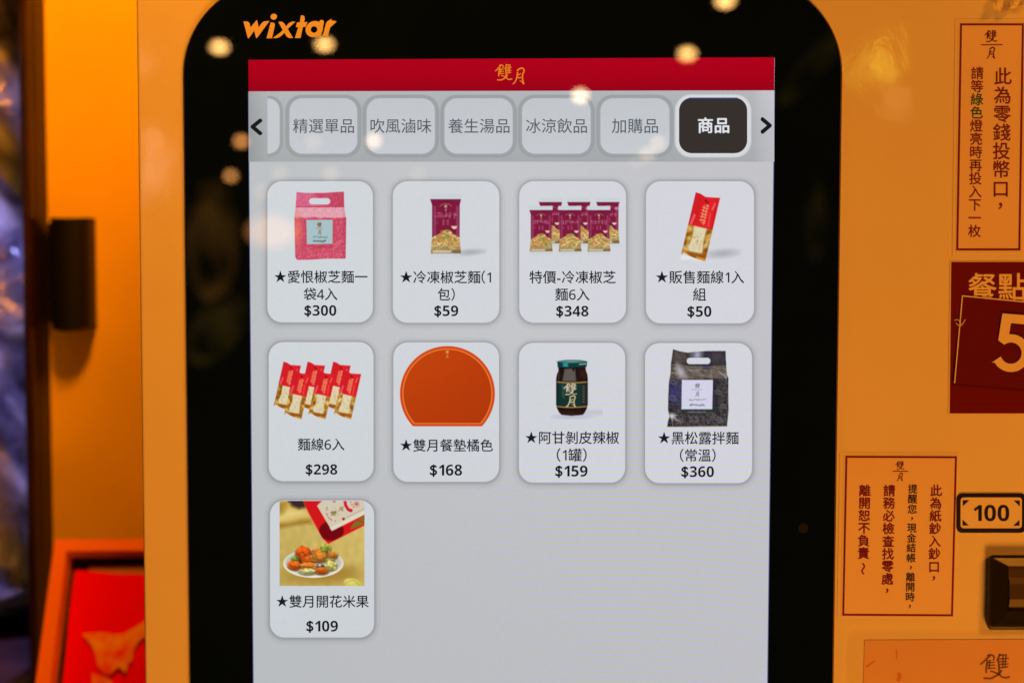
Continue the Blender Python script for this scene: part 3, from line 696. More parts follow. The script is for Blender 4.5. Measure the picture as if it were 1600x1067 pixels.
def pic_black(card):
    p = Paint(1040, 1142, 541, 669, CARD(1090, 600), (1030, 535), 7.62)
    out = [(165, 80), (240, 104), (340, 122), (420, 112), (560, 102), (790, 101), (798, 280), (806, 380), (825, 430), (822, 600), (826, 800), (808, 995), (95, 1003), (104, 940), (122, 880), (105, 800), (108, 640), (116, 470), (135, 370), (140, 250)]
    cov, keep = handled_bag(p, out, None, (47, 44, 50), (62, 58, 58), (92, 82, 74), (40, 38, 52), None, None, None, 8, True)
    p.ell(455, 145, 50, 60, (168, 168, 196), soft=40, a=.9); p.ell(230, 170, 70, 60, (96, 84, 78), soft=50, a=.7); p.ell(560, 230, 50, 90, (30, 30, 70), soft=40, a=.6); p.ell(690, 180, 70, 60, (84, 76, 76), soft=50, a=.6)
    p.seg([(140, 268), (400, 290), (800, 280)], 12, (150, 130, 100), .6); p.seg([(330, 268), (600, 282)], 16, (34, 44, 84), .7)
    p.ell(185, 600, 85, 130, (58, 56, 116), soft=60, a=.75); p.ell(255, 350, 40, 90, (190, 186, 200), rot=-.5, soft=30, a=.8)
    for i in range(20):
        x, y = p.rs.uniform(150, 800), p.rs.uniform(300, 420); l = p.rs.uniform(30, 80); p.seg([(x, y), (x + l, y + p.rs.uniform(-5, 30))], 9, [(178, 160, 136), (150, 140, 130), (196, 184, 170)][i % 3], .5)
    for i in range(9): p.seg([(690 + i * 14, 335 + i * 8), (800, 410 + i * 4)], 5, (176, 170, 176), .4)
    for i in range(12):
        a = p.rs.uniform(-.2, 1.4); l = p.rs.uniform(50, 150); p.seg([(140, 870), (140 + l * math.cos(a), 870 + l * math.sin(a))], 8, (176, 172, 180), .5)
    p.ell(150, 870, 34, 26, (214, 212, 216), soft=24, a=.9)
    for cx, cy, r in ((165, 470, 44), (160, 660, 50), (425, 915, 60), (620, 860, 50), (720, 920, 50), (240, 930, 50), (700, 590, 40), (760, 760, 40), (460, 365, 46), (640, 345, 36)):
        for q in (1, .6): p.blend(np.clip(p.cov_ell(cx, cy, r * q, r * q * .7, .5) - p.cov_ell(cx, cy, r * q - 8, r * q * .7 - 7, .5), 0, 1) * .55, (132, 128, 124))
    p.poly([(270, 445), (640, 445), (632, 795), (265, 795)], (206, 205, 226)); p.seg([(265, 800), (632, 800)], 9, (20, 76, 76), .9)
    p.mark(0, 422, 484, 490, 545, (110, 110, 118), 1.0); p.mark(1, 430, 474, 582, 645, (96, 96, 104), 1.0); p.seg([(390, 562), (510, 562)], 4, (120, 120, 128), .8)
    scribble(p, 358, 555, 682, 12, (118, 116, 126), 9, 7, .85, 5); scribble(p, 365, 540, 742, 12, (92, 92, 100), 8, 10, .85, 6)
    for i in range(5): p.seg([(345 + i * 44, 828), (372 + i * 44, 828)], 24, (128, 122, 112), .55)
    p.seg([(500, 922), (700, 922)], 5, (120, 110, 160), .6)
    finish(p, cov, keep); p.seg([(130, 1006), (810, 1000)], 6, (170, 110, 60), .5)
    p.poly([(x, y) for x, y in rrect(328, 610, 182, 258, 36, 6)], CARD(1090, 565)); p.build(card)
def pic_snack(card):
    p = Paint(436.8, 569.6, 782.2, 915, (198, 173, 95), (425, 775), 7.11)
    X, Y = p.X, p.Y; p.I += (p.noise(160, 4) * 5 + (Y - 500) / 500 * -6 + (X - 500) / 500 * 6)[..., None] * np.array((1, 1, .8))
    p.poly([(60, 40), (200, 40), (330, 110), (440, 190), (400, 250), (220, 290), (60, 340)], (206, 176, 92), soft=40); p.poly([(60, 300), (180, 300), (330, 260), (430, 255), (440, 300), (200, 330), (60, 365)], (148, 108, 30), soft=28, a=.85)
    p.poly([(80, 210), (190, 150), (330, 160), (380, 200), (240, 230), (80, 270)], (224, 204, 128), soft=30, a=.8); p.poly([(60, 60), (180, 60), (120, 190), (60, 200)], (150, 110, 30), soft=40, a=.7)
    p.poly([(180, 40), (360, 40), (390, 120), (300, 140), (220, 110)], (58, 40, 36), soft=22); p.poly([(180, 30), (350, 30), (350, 62), (185, 62)], (28, 30, 56), soft=12)
    p.ell(540, 880, 300, 70, (150, 112, 36), soft=70, a=.85); p.ell(800, 830, 120, 60, (156, 118, 40), soft=60, a=.6)
    red = [(345, 40), (1040, 40), (1040, 318), (625, 527), (560, 462), (400, 170)]; p.poly(red, (206, 22, 26)); p.seg([(345, 50), (400, 170), (560, 462), (625, 527)], 14, (226, 60, 54), .5)
    rc = p.cov_poly(red); p.blend(rc * p.cov_ell(660, 385, 138, 108, 0, 8), (112, 6, 16))
    p.poly([(880, 335), (930, 270), (1040, 205), (1040, 305), (870, 368)], (128, 104, 36)); p.seg([(930, 262), (1030, 292)], 14, (200, 30, 28), .9); p.seg([(625, 525), (1040, 312)], 10, (226, 44, 40), .8)
    p.poly([(500, 105), (560, 48), (575, 40), (1040, 40), (1040, 195), (665, 383)], (205, 196, 172)); p.poly([(640, 350), (1040, 150), (1040, 195), (665, 383)], (218, 210, 190), soft=8); p.seg([(820, 240), (1030, 135)], 7, (150, 140, 116), .7)
    p.seg([(810, 50), (818, 100), (845, 145), (875, 160)], 34, (208, 24, 62)); p.ell(872, 156, 24, 18, (200, 24, 52)); p.ell(795, 252, 16, 16, (196, 20, 36)); p.ell(690, 56, 16, 10, (200, 24, 50))
    for a in range(8): p.seg([(940, 85), (940 + 34 * math.cos(a * .785), 85 + 34 * math.sin(a * .785))], 7, (206, 50, 80), .8)
    for x, y in ((612, 128), (608, 150), (606, 192), (616, 212), (630, 238), (645, 252), (662, 262), (704, 275), (875, 65), (888, 95), (905, 120)): p.ell(x, y, 7, 7, (206, 60, 80))
    p.mark(0, 648, 716, 165, 215, (120, 96, 50), 1.1); p.mark(1, 735, 792, 115, 165, (130, 104, 60), 1.0); p.seg([(700, 130), (740, 210)], 4, (150, 130, 90), .6)
    p.ell(460, 745, 332, 158, (216, 214, 200)); p.ell(462, 735, 306, 134, (178, 178, 164), soft=14); p.ell(470, 760, 280, 112, (196, 192, 176), soft=20, a=.7); p.blend(np.clip(p.cov_ell(460, 745, 332, 158) - p.cov_ell(460, 738, 322, 146), 0, 1), (230, 228, 214))
    rs = np.random.RandomState(3)
    def lump(cx, cy, rx, ry, c, rot=0):
        c = np.array(c, float) * .92; p.ell(cx + 4, cy + 12, rx, ry * .95, c * .38, rot, 12, .8); p.ell(cx, cy, rx * .84, ry * .8, c * .78, rot)
        for i in range(20):   # puffed, knobbly outline
            a, q = i * .66 + rs.uniform(-.3, .3), rs.uniform(.62, .86) if i < 10 else rs.uniform(.05, .6); x, y = cx + rx * q * math.cos(a), cy + ry * q * math.sin(a)
            r = rs.uniform(.2, .34); k = rs.uniform(.72, 1.12) * (1.08 - .22 * math.sin(a)); p.ell(x + 2, y + 6, rx * r, ry * r * 1.1, c * .55, 0, 7, .5); p.ell(x, y, rx * r, ry * r * 1.1, np.clip(c * k, 0, 255), 0, 7, .9)
            if rs.rand() < .5: p.ell(x - 4, y - 6, rx * r * .4, ry * r * .4, np.clip(c * 1.1 + 50, 0, 255), 0, 7, .6)
    lump(310, 720, 40, 26, (70, 60, 50)); lump(255, 697, 40, 26, (112, 150, 44)); lump(345, 628, 92, 76, (224, 88, 22)); lump(490, 620, 50, 40, (222, 96, 30)); lump(595, 578, 60, 56, (168, 160, 62)); lump(575, 604, 30, 24, (110, 150, 44))
    lump(670, 652, 60, 44, (206, 128, 42)); lump(400, 705, 80, 44, (226, 92, 26)); lump(515, 672, 100, 66, (204, 124, 40)); lump(640, 715, 50, 26, (150, 130, 60)); lump(248, 765, 76, 54, (224, 98, 24)); lump(405, 772, 95, 40, (222, 124, 38))
    lump(540, 770, 42, 26, (120, 122, 124)); p.ell(530, 765, 12, 9, (226, 226, 226)); p.ell(556, 776, 10, 9, (34, 34, 36)); lump(650, 768, 70, 56, (200, 190, 104)); lump(550, 830, 76, 38, (228, 104, 24)); lump(390, 836, 88, 34, (212, 204, 130))
    p.ell(890, 960, 90, 50, (206, 194, 84), .2); p.ell(870, 950, 50, 24, (228, 220, 130), .2, 18, .7); p.seg([(820, 960), (900, 930), (970, 985)], 9, (150, 130, 40), .5)
    p.build(card)

def CARD(px, py):
    t = min(1, max(0, (px - 420) / 760)); return np.array((204, 210, 214.)) * (1 - t) + np.array((209, 209, 217.)) * t - np.array((5, 5, 4.)) * max(0, (py - 500) / 500)
CARDS = [
 (418, 582.5, 283.5, 503.5, pic_pink, [('★愛恨椒芝麵一', 429, 574, 433), ('袋4入', 474.5, 527, 460)], ('$300', 476, 525.5, 485), 'pink bag with a carry hole'),
 (614, 780, 283.5, 504, pic_packet, [('★冷凍椒芝麵(1', 625.5, 767, 433.5), ('包)', 684, 710.5, 460.5)], ('$59', 679, 716, 485.5), 'single maroon noodle packet'),
 (811.5, 978, 283.5, 504, pic_packets, [('特價-冷凍椒芝', 827.5, 962, 433.5), ('麵6入', 867.5, 921, 460.5)], ('$348', 869.5, 919.5, 486), 'six maroon noodle packets'),
 (1009.5, 1178, 283.5, 505, pic_sachet, [('★販售麵線1入', 1025, 1162.5, 433.5), ('組', 1083, 1103, 460.5)], ('$50', 1074.5, 1111.5, 486.5), 'single tilted red and gold sachet'),
 (420, 583.5, 534.5, 751.3, pic_sachets, [('麵線6入', 465.5, 538, 694.5)], ('$298', 478, 527, 733), 'six red and gold sachets'),
 (614.8, 779.6, 535, 752.3, pic_mat, [('★雙月餐墊橘色', 625.5, 770, 696)], ('$168', 672, 722, 734), 'orange place mat with a flat lower edge'),
 (811, 976.7, 535.7, 753.5, pic_jar, [('★阿甘剝皮辣椒', 821, 967, 684), ('(1罐)', 870, 916.5, 711)], ('$159', 868, 918, 735.5), 'dark jar with a green lid'),
 (1008, 1175, 536, 754.3, pic_black, [('★黑松露拌麵', 1028.5, 1154, 684.5), ('(常溫)', 1062.5, 1118, 711.5)], ('$360', 1065, 1115.5, 736.5), 'black bag with a carry hole'),
 (422, 584.5, 781.3, 995.3, pic_snack, [('★雙月開花米果', 432, 576, 939.5)], ('$109', 479, 528, 977.5), 'photo of rice snacks on a white plate')]
for x0, x1, y0, y1, pic, names, price, what in CARDS:
    b = MB(GY); N8 = 8
    o3 = rrect(x0 - 11, x1 + 11, y0 - 9, y1 + 13, 32, N8); o2 = rrect(x0 - 5, x1 + 5, y0 - 4, y1 + 6, 27, N8); o1 = rrect(x0 - 1.2, x1 + 1.2, y0 - 1, y1 + 1.6, 23.5, N8); o0 = rrect(x0, x1, y0, y1, 22.5, N8)
    for A, B_, da, db in ((o3, o2, 0, -9), (o2, o1, -9, -34), (o1, o0, -34, -20)):
        for i in range(len(A)):
            j = (i + 1) % len(A); q = [A[i], B_[i], B_[j], A[j]]
            b.px(q, .0003, [bgc(*q[0]) + da, bgc(*q[1]) + db, bgc(*q[2]) + db, bgc(*q[3]) + da])
    cx, cy = (x0 + x1) / 2, (y0 + y1) / 2
    inn = rrect(x0, x1, y0, y1, 22.5, N8)
    for i in range(len(inn)):
        j = (i + 1) % len(inn); q = [(cx, cy), inn[i], inn[j]]; b.px(q, .0003, [CARD(*a) for a in q])
    card = b.build('product_card', LCD, kiosk, label='menu card showing ' + what + ', priced ' + price[0])
    Paint.clip = (x0, x1, y0, y1); pic(card)
    t = MB(GY)
    for s, a, e, y in names: line(t, s, a, e, y, .0006, (20, 25, 38), .22)
    t.build('product_name', LCD, card, weld=False)
    t = MB(GY); line(t, price[0], price[1], price[2], price[3], .0006, (14, 18, 26), fat=True); t.build('product_price', LCD, card, weld=False)

# ---------------------------------------------------------------- note slot of the kiosk
b = MB(0.0)
def slant(o): return [(x - 2.5 * (y - 866.5) / 117 * max(0, (1620 - x) / 75), y) for x, y in o]
R_ = [(rrect(1545, 1690, 866.5, 983.5, 7), 0.0), (rrect(1545, 1690, 866.5, 983.5, 7), .0036), (rrect(1546.2, 1688.8, 867.7, 982.3, 6.5), .0043), (rrect(1550, 1685, 871.5, 978.5, 4), .0045),
      (rrect(1575, 1660, 884, 954, 2), .0028), (rrect(1576.5, 1658, 886, 952, 1.5), .0004)]
for (A, la), (B_, lb) in zip(R_, R_[1:]): b.strip(slant(A), slant(B_), la, lb)
slot = b.build('note_slot', BLACKP, kiosk)
b = MB(0.0)
b.px([(1576, 885.5), (1659, 885.5), (1659, 902), (1576, 902)], .0008); b.strip([(1576, 902), (1659, 902)], [(1578, 912), (1659, 912)], .0008, .0022, closed=False); b.strip([(1578, 912), (1659, 912)], [(1578, 936), (1659, 936)], .0022, .0024, closed=False); b.strip([(1578, 936), (1659, 936)], [(1576, 953), (1659, 953)], .0024, .0008, closed=False)
b.build('slot_tray', BROWNP, slot)

# ================================================================ LABELS STUCK ON THE CABINET
def sheet(name, parent, quad, lift, thick, mat, r=0):
    """a thin sheet with real thickness; its quad is in photo pixels"""
    b = MB(0.0); b.px(quad, lift + thick); n = len(quad)
    b.strip(quad, quad, lift, lift + thick); o = b.build(name, mat, parent)
    if r: bv = o.modifiers.new('edge', 'BEVEL'); bv.width = r; bv.segments = 3; bv.limit_method = 'ANGLE'; bv.angle_limit = .6
    return o
def frame_lines(b, q, w, lift):
    """a printed border along the inside of quad q"""
    c = np.mean(np.array(q, float), 0); Q = []
    P = [np.array(p, float) for p in q]
    for i in range(4):
        e1 = P[(i + 1) % 4] - P[i]; e0 = P[i - 1] - P[i]; Q.append(tuple(P[i] + e1 / np.linalg.norm(e1) * w + e0 / np.linalg.norm(e0) * w))
    b.strip(q, Q, lift, lift)

# coin-slot notice
t = empty('notice_label', at(1550, 215, 0), 'tall white notice with red border above the maroon sheets, upper right', 'label', None)
film = sheet('laminate', t, [(1493, 31), (1606.5, 31), (1602, 399), (1488.5, 399)], .00005, .0002, FILM, .00015)
sheet('paper', t, [(1497, 34.5), (1603, 34.5), (1598.5, 394.5), (1492.5, 394.5)], .00026, .00010, PAPER)
b = MB(0.0); frame_lines(b, [(1500, 37), (1600, 37), (1594.3, 391.5), (1494, 391.5)], 3.3, .00040); b.build('border', RED_INK, t, weld=False)
b = MB(0.0); mark(b, 0, 1538.5, 1557.5, 48, 66, .00040, fat=1.5); mark(b, 1, 1541.5, 1554.5, 74, 92, .00040, fat=1.5); b.stroke([(1533.5, 70.5), (1566, 70.3)], 1.7, 1.7, .00040); b.build('shop_logo', RED_INK, t, weld=False)
b = MB(0.0)
column(b, '此為零錢投幣口，', 1567, 119.5, 1563, 322, 28.5, .00040, .42, ys=[119.5, 149, 178, 207, 236, 264.5, 295, 322])
column(b, '請等綠色燈亮時再投入下一枚', 1527, 114.6, 1522.6, 361, 20.6, .00040, .36, {'綠': 1, '色': 1}); b.build('lettering', [RED_INK, GREEN_INK], t, weld=False)

# maroon price sheet and the card taped over it
t = empty('price_sheet', at(1545, 528, 0), 'flat maroon sheet with cream lettering, lower layer behind the tilted number card', 'sign')
sheet('backing', t, [(1484.3, 408), (1625, 408), (1622, 648), (1481.5, 648)], .00005, .00025, CREAM)
sheet('maroon_face', t, [(1486.5, 409.5), (1624, 409.5), (1621, 645.8), (1484, 645.8)], .0003, .00012, MAROON)
b = MB(0.0); line(b, '餐點', 1513.5, 1603, 449.5, .00046, heavy=.55); b.build('lettering', CREAM, t, weld=False)
t = empty('number_card', at(1545, 533, -.001), 'tilted maroon card with a big number 5 taped over the maroon sheet', 'sign')
cq = [(1503, 461.3), (1640, 474.5), (1628, 610), (1490.6, 598.6)]
def card_mesh():
    b = MB(0.0); n = 8   # the card stands off a little more at its lower edge, where its shadow falls
    P = np.array(cq, float)
    for i in range(n):
        v0, v1 = i / n, (i + 1) / n; L0, R0 = P[0] * (1 - v0) + P[3] * v0, P[1] * (1 - v0) + P[2] * v0; L1, R1 = P[0] * (1 - v1) + P[3] * v1, P[1] * (1 - v1) + P[2] * v1
        la, lb = .0009 + .0009 * v0 ** 2, .0009 + .0009 * v1 ** 2
        b.face([at(*L0, -la), at(*L1, -lb), at(*R1, -lb), at(*R0, -la)]); b.face([at(*L0, -la + .0003), at(*R0, -la + .0003), at(*R1, -lb + .0003), at(*L1, -lb + .0003)])
        b.face([at(*L0, -la), at(*L0, -la + .0003), at(*L1, -lb + .0003), at(*L1, -lb)])
    return b.build('card', MAROON2, t)
card_mesh()
b = MB(0.0)
def cl(v): return .0010 + .0009 * v ** 2
P = np.array(cq, float)
for v0, v1 in zip(np.linspace(0, 1, 9), np.linspace(0, 1, 9)[1:]):
    A0, A1 = P[0] * (1 - v0) + P[3] * v0, P[0] * (1 - v1) + P[3] * v1
    b.face([at(A0[0], A0[1], -cl(v0)), at(A1[0], A1[1], -cl(v1)), at(A1[0] + 1.8, A1[1] + .15, -cl(v1)), at(A0[0] + 1.8, A0[1] + .15, -cl(v0))])
b.face([at(1503, 461.3, -.00102), at(1502.9, 463.2, -.00102), at(1640, 476.4, -.00102), at(1640, 474.5, -.00102)])
b.build('white_edge', CREAM, t, weld=False)
b = MB(0.0)
def arc(cx, cy, r, a0, a1, n=26): return [(cx + r * math.cos(math.radians(a)), cy + r * math.sin(math.radians(a))) for a in np.linspace(a0, a1, n)]
five = arc(425, 647, 71, 162, -128) + [(372, 585), (340, 562), (368, 383), (566, 398), (560, 460), (425, 447)] + arc(425, 647, 126, -95.5, 150) + [(297, 710)]
b.px([(x / 4.267 + 1480, y / 4.267 + 400) for x, y in five], .00195); b.build('number', CREAM, t, weld=False)
b = MB(0.0)
for pts in ([(1491.5, 500.5), (1496, 499.5), (1499.5, 502), (1500.5, 506), (1499.8, 510)], [(1508, 499), (1505.5, 504), (1502, 508), (1499.8, 510.5)], [(1500, 510), (1499.5, 514)], [(1494, 505), (1497, 508), (1499.5, 509)]):
    b.stroke(pts, 1.0, 1.3, .0024)
b.build('torn_fibre', CREAM, t, weld=False)

# note-slot notice
t = empty('notice_label', at(1403, 838, 0), 'wide white notice with four lettering columns, left of the note slot', 'label', None)
sheet('laminate', t, [(1312.6, 707.5), (1497.5, 708.5), (1491.5, 967), (1308.3, 966)], .00005, .0002, FILM, .00015)
sheet('paper', t, [(1318, 710), (1496.5, 711), (1490.5, 964), (1313.5, 963)], .00026, .00010, PAPER)
b = MB(0.0); frame_lines(b, [(1321, 711.8), (1495.3, 712.5), (1489, 962.3), (1316, 961.3)], 3.1, .00040); b.build('border', RED_INK, t, weld=False)
b = MB(0.0); mark(b, 0, 1399.3, 1412.6, 720.3, 733.3, .00040, fat=1.5); mark(b, 1, 1401, 1410.6, 738.5, 751.3, .00040, fat=1.5); b.stroke([(1395, 736), (1418.7, 735.9)], 1.5, 1.5, .00040); b.build('shop_logo', RED_INK, t, weld=False)
b = MB(0.0)
column(b, '此為紙鈔入鈔口，', 1462.6, 766, 1459, 903, 19.2, .00040, .50, ys=[766, 785.7, 805.5, 825.3, 845, 864.6, 885, 903])
column(b, '提醒您，現金結帳，離開時，', 1426.2, 763.5, 1421.5, 947, 15.2, .00040, .32, m=1, ys=[763.5, 779, 795, 810, 824.3, 840, 855.3, 871.2, 886.4, 901, 916.3, 932, 947])
column(b, '請務必檢查找零處，', 1389.6, 766, 1386, 923, 19.2, .00040, .50, ys=[766, 785.4, 805.3, 825.2, 845.3, 864.8, 884.2, 903.7, 922.5])
column(b, '離開恕不負責～', 1351.3, 766, 1348.7, 888, 19.2, .00040, .50, ys=[766, 785.4, 805, 824.6, 844.2, 863.8, 888])
b.build('lettering', [RED_INK, NAVY_INK], t, weld=False)

# banknote plate
t = empty('value_plate', at(1548, 801, 0), 'small plate reading 100 in a black rounded frame above the note slot', 'label')
b = MB(0.0); o_ = rrect(1494.4, 1603.4, 770.2, 832, 9, 6); i_ = rrect(1500.9, 1596.9, 776.8, 825.2, 5, 6)
b.px(o_, .0004); b.strip(o_, o_, .00005, .0004); b.build('plate', FILM, t)
b = MB(0.0); b.strip(o_, i_, .0005, .0005)
for tri in ([(1504.5, 781.2), (1514.6, 781.2), (1504.5, 790.5)], [(1584.3, 781.7), (1593.6, 781.7), (1593.6, 791)], [(1504, 811.5), (1513.6, 820.6), (1504, 820.6)], [(1593, 812), (1593, 821), (1583.3, 821)]): b.px(tri, .0005)
line(b, '100', 1521.3, 1577, 801, .0005, h=25.5, fat=True); b.build('print', BLACK_INK, t, weld=False)

# paper in a clear sleeve at the bottom
t = empty('paper_sleeve', at(1470, 1050, 0), 'stained paper in a clear rounded plastic sleeve at the bottom right', 'sign')
sheet('paper', t, [(1351, 1000), (1720, 998), (1716, 1300), (1343, 1300)], .0001, .0003, STAIN)
b = MB(0.0)
for pts, w0, w1 in (([(1354, 1041), (1361, 1036), (1367, 1032)], 3, 2.5), ([(1400, 1014), (1401.5, 1022), (1401, 1029)], 2, 2), ([(1404, 1052), (1406, 1057), (1403, 1062)], 6, 5)): b.stroke(pts, w0, w1, .0005)
b.build('stain', STAINR, t, weld=False)
b = MB(0.0); mark(b, 0, 1531, 1577.5, 1021, 1060.5, .0005, fat=.95); mark(b, 1, 1537, 1572, 1085, 1128, .0005); b.build('shop_logo', BROWN_INK, t, weld=False)
b = MB(0.0)
def tl(x0, y0, r): return [(x0 - 3, 1300), (x0, y0 + r)] + [(x0 + r - r * math.cos(a), y0 + r - r * math.sin(a)) for a in np.linspace(.1, math.pi / 2, 10)] + [(1720, y0 - 1)]
A0, A1, A2, A3 = tl(1322.5, 986.5, 20), tl(1324.5, 988.5, 19), tl(1345, 996.5, 10), tl(1347, 998.5, 9)
b.strip(A0, A1, .0001, .0012, closed=False); b.strip(A1, A2, .0012, .0013, closed=False); b.strip(A2, A3, .0013, .0008, closed=False); b.px(A3 + [(1720, 1300)], .0008)
b.build('clear_cover', CLEAR, t)

# crumpled flap of clear tape at the upper right
t = MB(0.0); rs = random.Random(2); g = {}
for i in range(13):
    for j in range(9):
        u, v = i / 12, j / 8; x = 1553 + 62 * u; y = -22 + (20 + 22 * (1 - abs(u - .22) * 1.1)) * v
        g[i, j] = at(x + rs.uniform(-1.2, 1.2), y + rs.uniform(-1, 1), -(.0008 + .0035 * abs(math.sin(u * 7 + v * 2)) * (.4 + v) + .0015 * rs.random()))
for i in range(12):
    for j in range(8): t.face([g[i, j], g[i, j + 1], g[i + 1, j + 1], g[i + 1, j]])
mt, N, L, bs = nodes('crumpled_film'); bs.inputs['Base Color'].default_value = (.85, .8, .74, 1); bs.inputs['Roughness'].default_value = .12
tr = N.new('ShaderNodeBsdfTransparent'); mx = N.new('ShaderNodeMixShader'); mx.inputs['Fac'].default_value = .75
L.new(tr.outputs[0], mx.inputs[1]); L.new(bs.outputs[0], mx.inputs[2]); L.new(mx.outputs[0], N['Material Output'].inputs['Surface'])
t.build('tape_flap', mt, None, smoothed=False, label='crumpled flap of clear tape above the tall white notice, top right corner', cat='tape')

# ================================================================ BEHIND THE KIOSK, LEFT
def box(name, mat, x0, x1, y0, y1, z0, z1, bev=.002, parent=None, **k):
    bm = bmesh.new(); bmesh.ops.create_cube(bm, size=1)
    for v in bm.verts: v.co = (x0 if v.co.x < 0 else x1, y0 if v.co.y < 0 else y1, z0 if v.co.z < 0 else z1)
    if bev: bmesh.ops.bevel(bm, geom=list(bm.edges), offset=bev, segments=3, affect='EDGES')
    me = bpy.data.meshes.new(name); bm.to_mesh(me); bm.free(); me.materials.append(mat)
    return link(name, me, parent, **k)
WY = .35
wx0 = at(78, 533, WY).x
box('wall', ORANGEWALL, wx0 - .015, .60, WY, WY + .06, -.75, .75, .002, label='plain orange wall behind the left side of the kiosk', cat='wall')
PYW = .325
post = empty('post', at(62, 533, PYW), 'dark brown glossy post at the left, in front of the orange wall edge', 'post')
pa, pb, pc = at(41, 533, PYW).x, at(58, 533, PYW).x, at(78, 533, WY).x
bm = bmesh.new(); n = 14   # half-round front moulding
zs = np.linspace(-.75, .75, 40)
for k, z in enumerate(zs):
    for i in range(n + 1):
        a = math.pi * i / n; bm.verts.new(((pa + pb) / 2 - (pb - pa) / 2 * math.cos(a), PYW - .010 * math.sin(a) - .0006 * math.sin(z * 37 + i), z))
bm.verts.ensure_lookup_table()
for k in range(len(zs) - 1):
    for i in range(n): bm.faces.new([bm.verts[k * (n + 1) + i], bm.verts[k * (n + 1) + i + 1], bm.verts[(k + 1) * (n + 1) + i + 1], bm.verts[(k + 1) * (n + 1) + i]])
me = bpy.data.meshes.new('moulding'); bm.to_mesh(me); bm.free(); me.materials.append(WOOD); me.polygons.foreach_set('use_smooth', [True] * len(me.polygons))
link('moulding', me, post)
box('core', WOOD2, pa + .001, pc, PYW + .0005, WY + .03, -.75, .75, .002, parent=post)

# black box fixed to the wall beside the post
sw = empty('switch_box', at(112, 425, WY), 'black upright box fixed to the orange wall beside the post', 'box')
P0, P1 = at(80, 340, WY - .014), at(146, 518, WY - .03); P1.x = at(149, 518, WY - .004).x
bm = bmesh.new(); n = 12; prof = [(P0.x, WY)] + [((P0.x + P1.x) / 2 - (P1.x - P0.x) / 2 * math.cos(a), WY - .014 - .012 * math.sin(a)) for a in np.linspace(0, math.pi, n)] + [(P1.x, WY)]
top = [bm.verts.new((x, y, P0.z - .3 * max(0, (WY - .014 - y)) * .3)) for x, y in prof]; bot = [bm.verts.new((x, y, P1.z + .004 * ((x - (P0.x + P1.x) / 2) / .013) ** 2 * .4)) for x, y in prof]
for i in range(len(prof) - 1): bm.faces.new([top[i], top[i + 1], bot[i + 1], bot[i]])
bm.faces.new(top[::-1]); bm.faces.new(bot)
me = bpy.data.meshes.new('housing'); bm.to_mesh(me); bm.free(); me.materials.append(DARKP); link('housing', me, sw)
s0, s1 = at(73, 345, WY - .011), at(86, 508, WY - .011)
box('side_plate', DARKP, s0.x, s1.x - .0003, WY - .011, WY - .0005, s1.z, s0.z, .002, parent=sw)

# leaning framed red panel
fr = empty('framed_panel', at(160, 1060, .22), 'orange framed red panel with gold print leaning at the lower left', 'panel')
TL, TR, BL = at(94, 852, .29), at(330, 850, .29), at(40, 1260, .185)
BR = at(330, 1260, .185)
ux = (TR - TL).normalized(); uy = ((BL - TL) - ux * (BL - TL).dot(ux)); 
def fp(u, v, d=0.0):
    """point on the leaning panel: u, v from 0 to 1, d metres towards the viewer"""
    p = TL * (1 - u) * (1 - v) + TR * u * (1 - v) + BL * (1 - u) * v + BR * u * v
    nrm = (TR - TL).cross(BL - TL).normalized(); nrm = nrm if nrm.y < 0 else -nrm
    return p + nrm * d
def fquad(b, us, d0, d1=None):
    b.face([fp(u, v, d0) for u, v in us])
def bar(o4, d0, d1, name, mat):
    b = MB(); F_ = [fp(u, v, d1) for u, v in o4]; K = [fp(u, v, d0) for u, v in o4]
    b.face(F_); b.face(K[::-1])
    for i in range(4): b.face([K[i], F_[i], F_[(i + 1) % 4], K[(i + 1) % 4]])
    return b.build(name, mat, fr)
fu, fv = .085, .048
bar([(0, 0), (1, 0), (1 - fu, fv), (fu, fv)], -.005, .012, 'frame_bar', FRAMEO)
bar([(0, 0), (fu, fv), (fu, 1 - fv), (0, 1)], -.005, .012, 'frame_bar', FRAMEO)
bar([(1, 0), (1, 1), (1 - fu, 1 - fv), (1 - fu, fv)], -.005, .012, 'frame_bar', FRAMEO)
bar([(0, 1), (fu, 1 - fv), (1 - fu, 1 - fv), (1, 1)], -.005, .012, 'frame_bar', FRAMEO)
b = MB(); b.face([fp(fu, fv, -.003), fp(1 - fu, fv, -.003), fp(1 - fu, 1 - fv, -.003), fp(fu, 1 - fv, -.003)]); b.build('back_board', DARKP, fr)
b = MB(); b.face([fp(.20, .085, -.0020), fp(.9, .085, -.0020), fp(.9, .16, -.0020), fp(.20, .13, -.0020)]); b.build('faded_strip', FADED, fr)
b = MB(); g = {}
for i in range(17):
    for j in range(21):
        u, v = .125 + .78 * i / 16, .110 + .036 * i / 16 + (.94 - .110) * j / 20 * (1 - .03 * i / 16); u = u - .022 * (1 - i / 16) * (j / 20) * 0
        g[i, j] = fp(u, v, .001 + .0022 * (1 + math.sin(i * .9 + j * .5)) * .6)
for i in range(16):
    for j in range(20): b.face([g[i, j], g[i, j + 1], g[i + 1, j + 1], g[i + 1, j]])
b.build('red_sheet', REDP, fr, smoothed=True)
b = MB()   # gold print on the red sheet
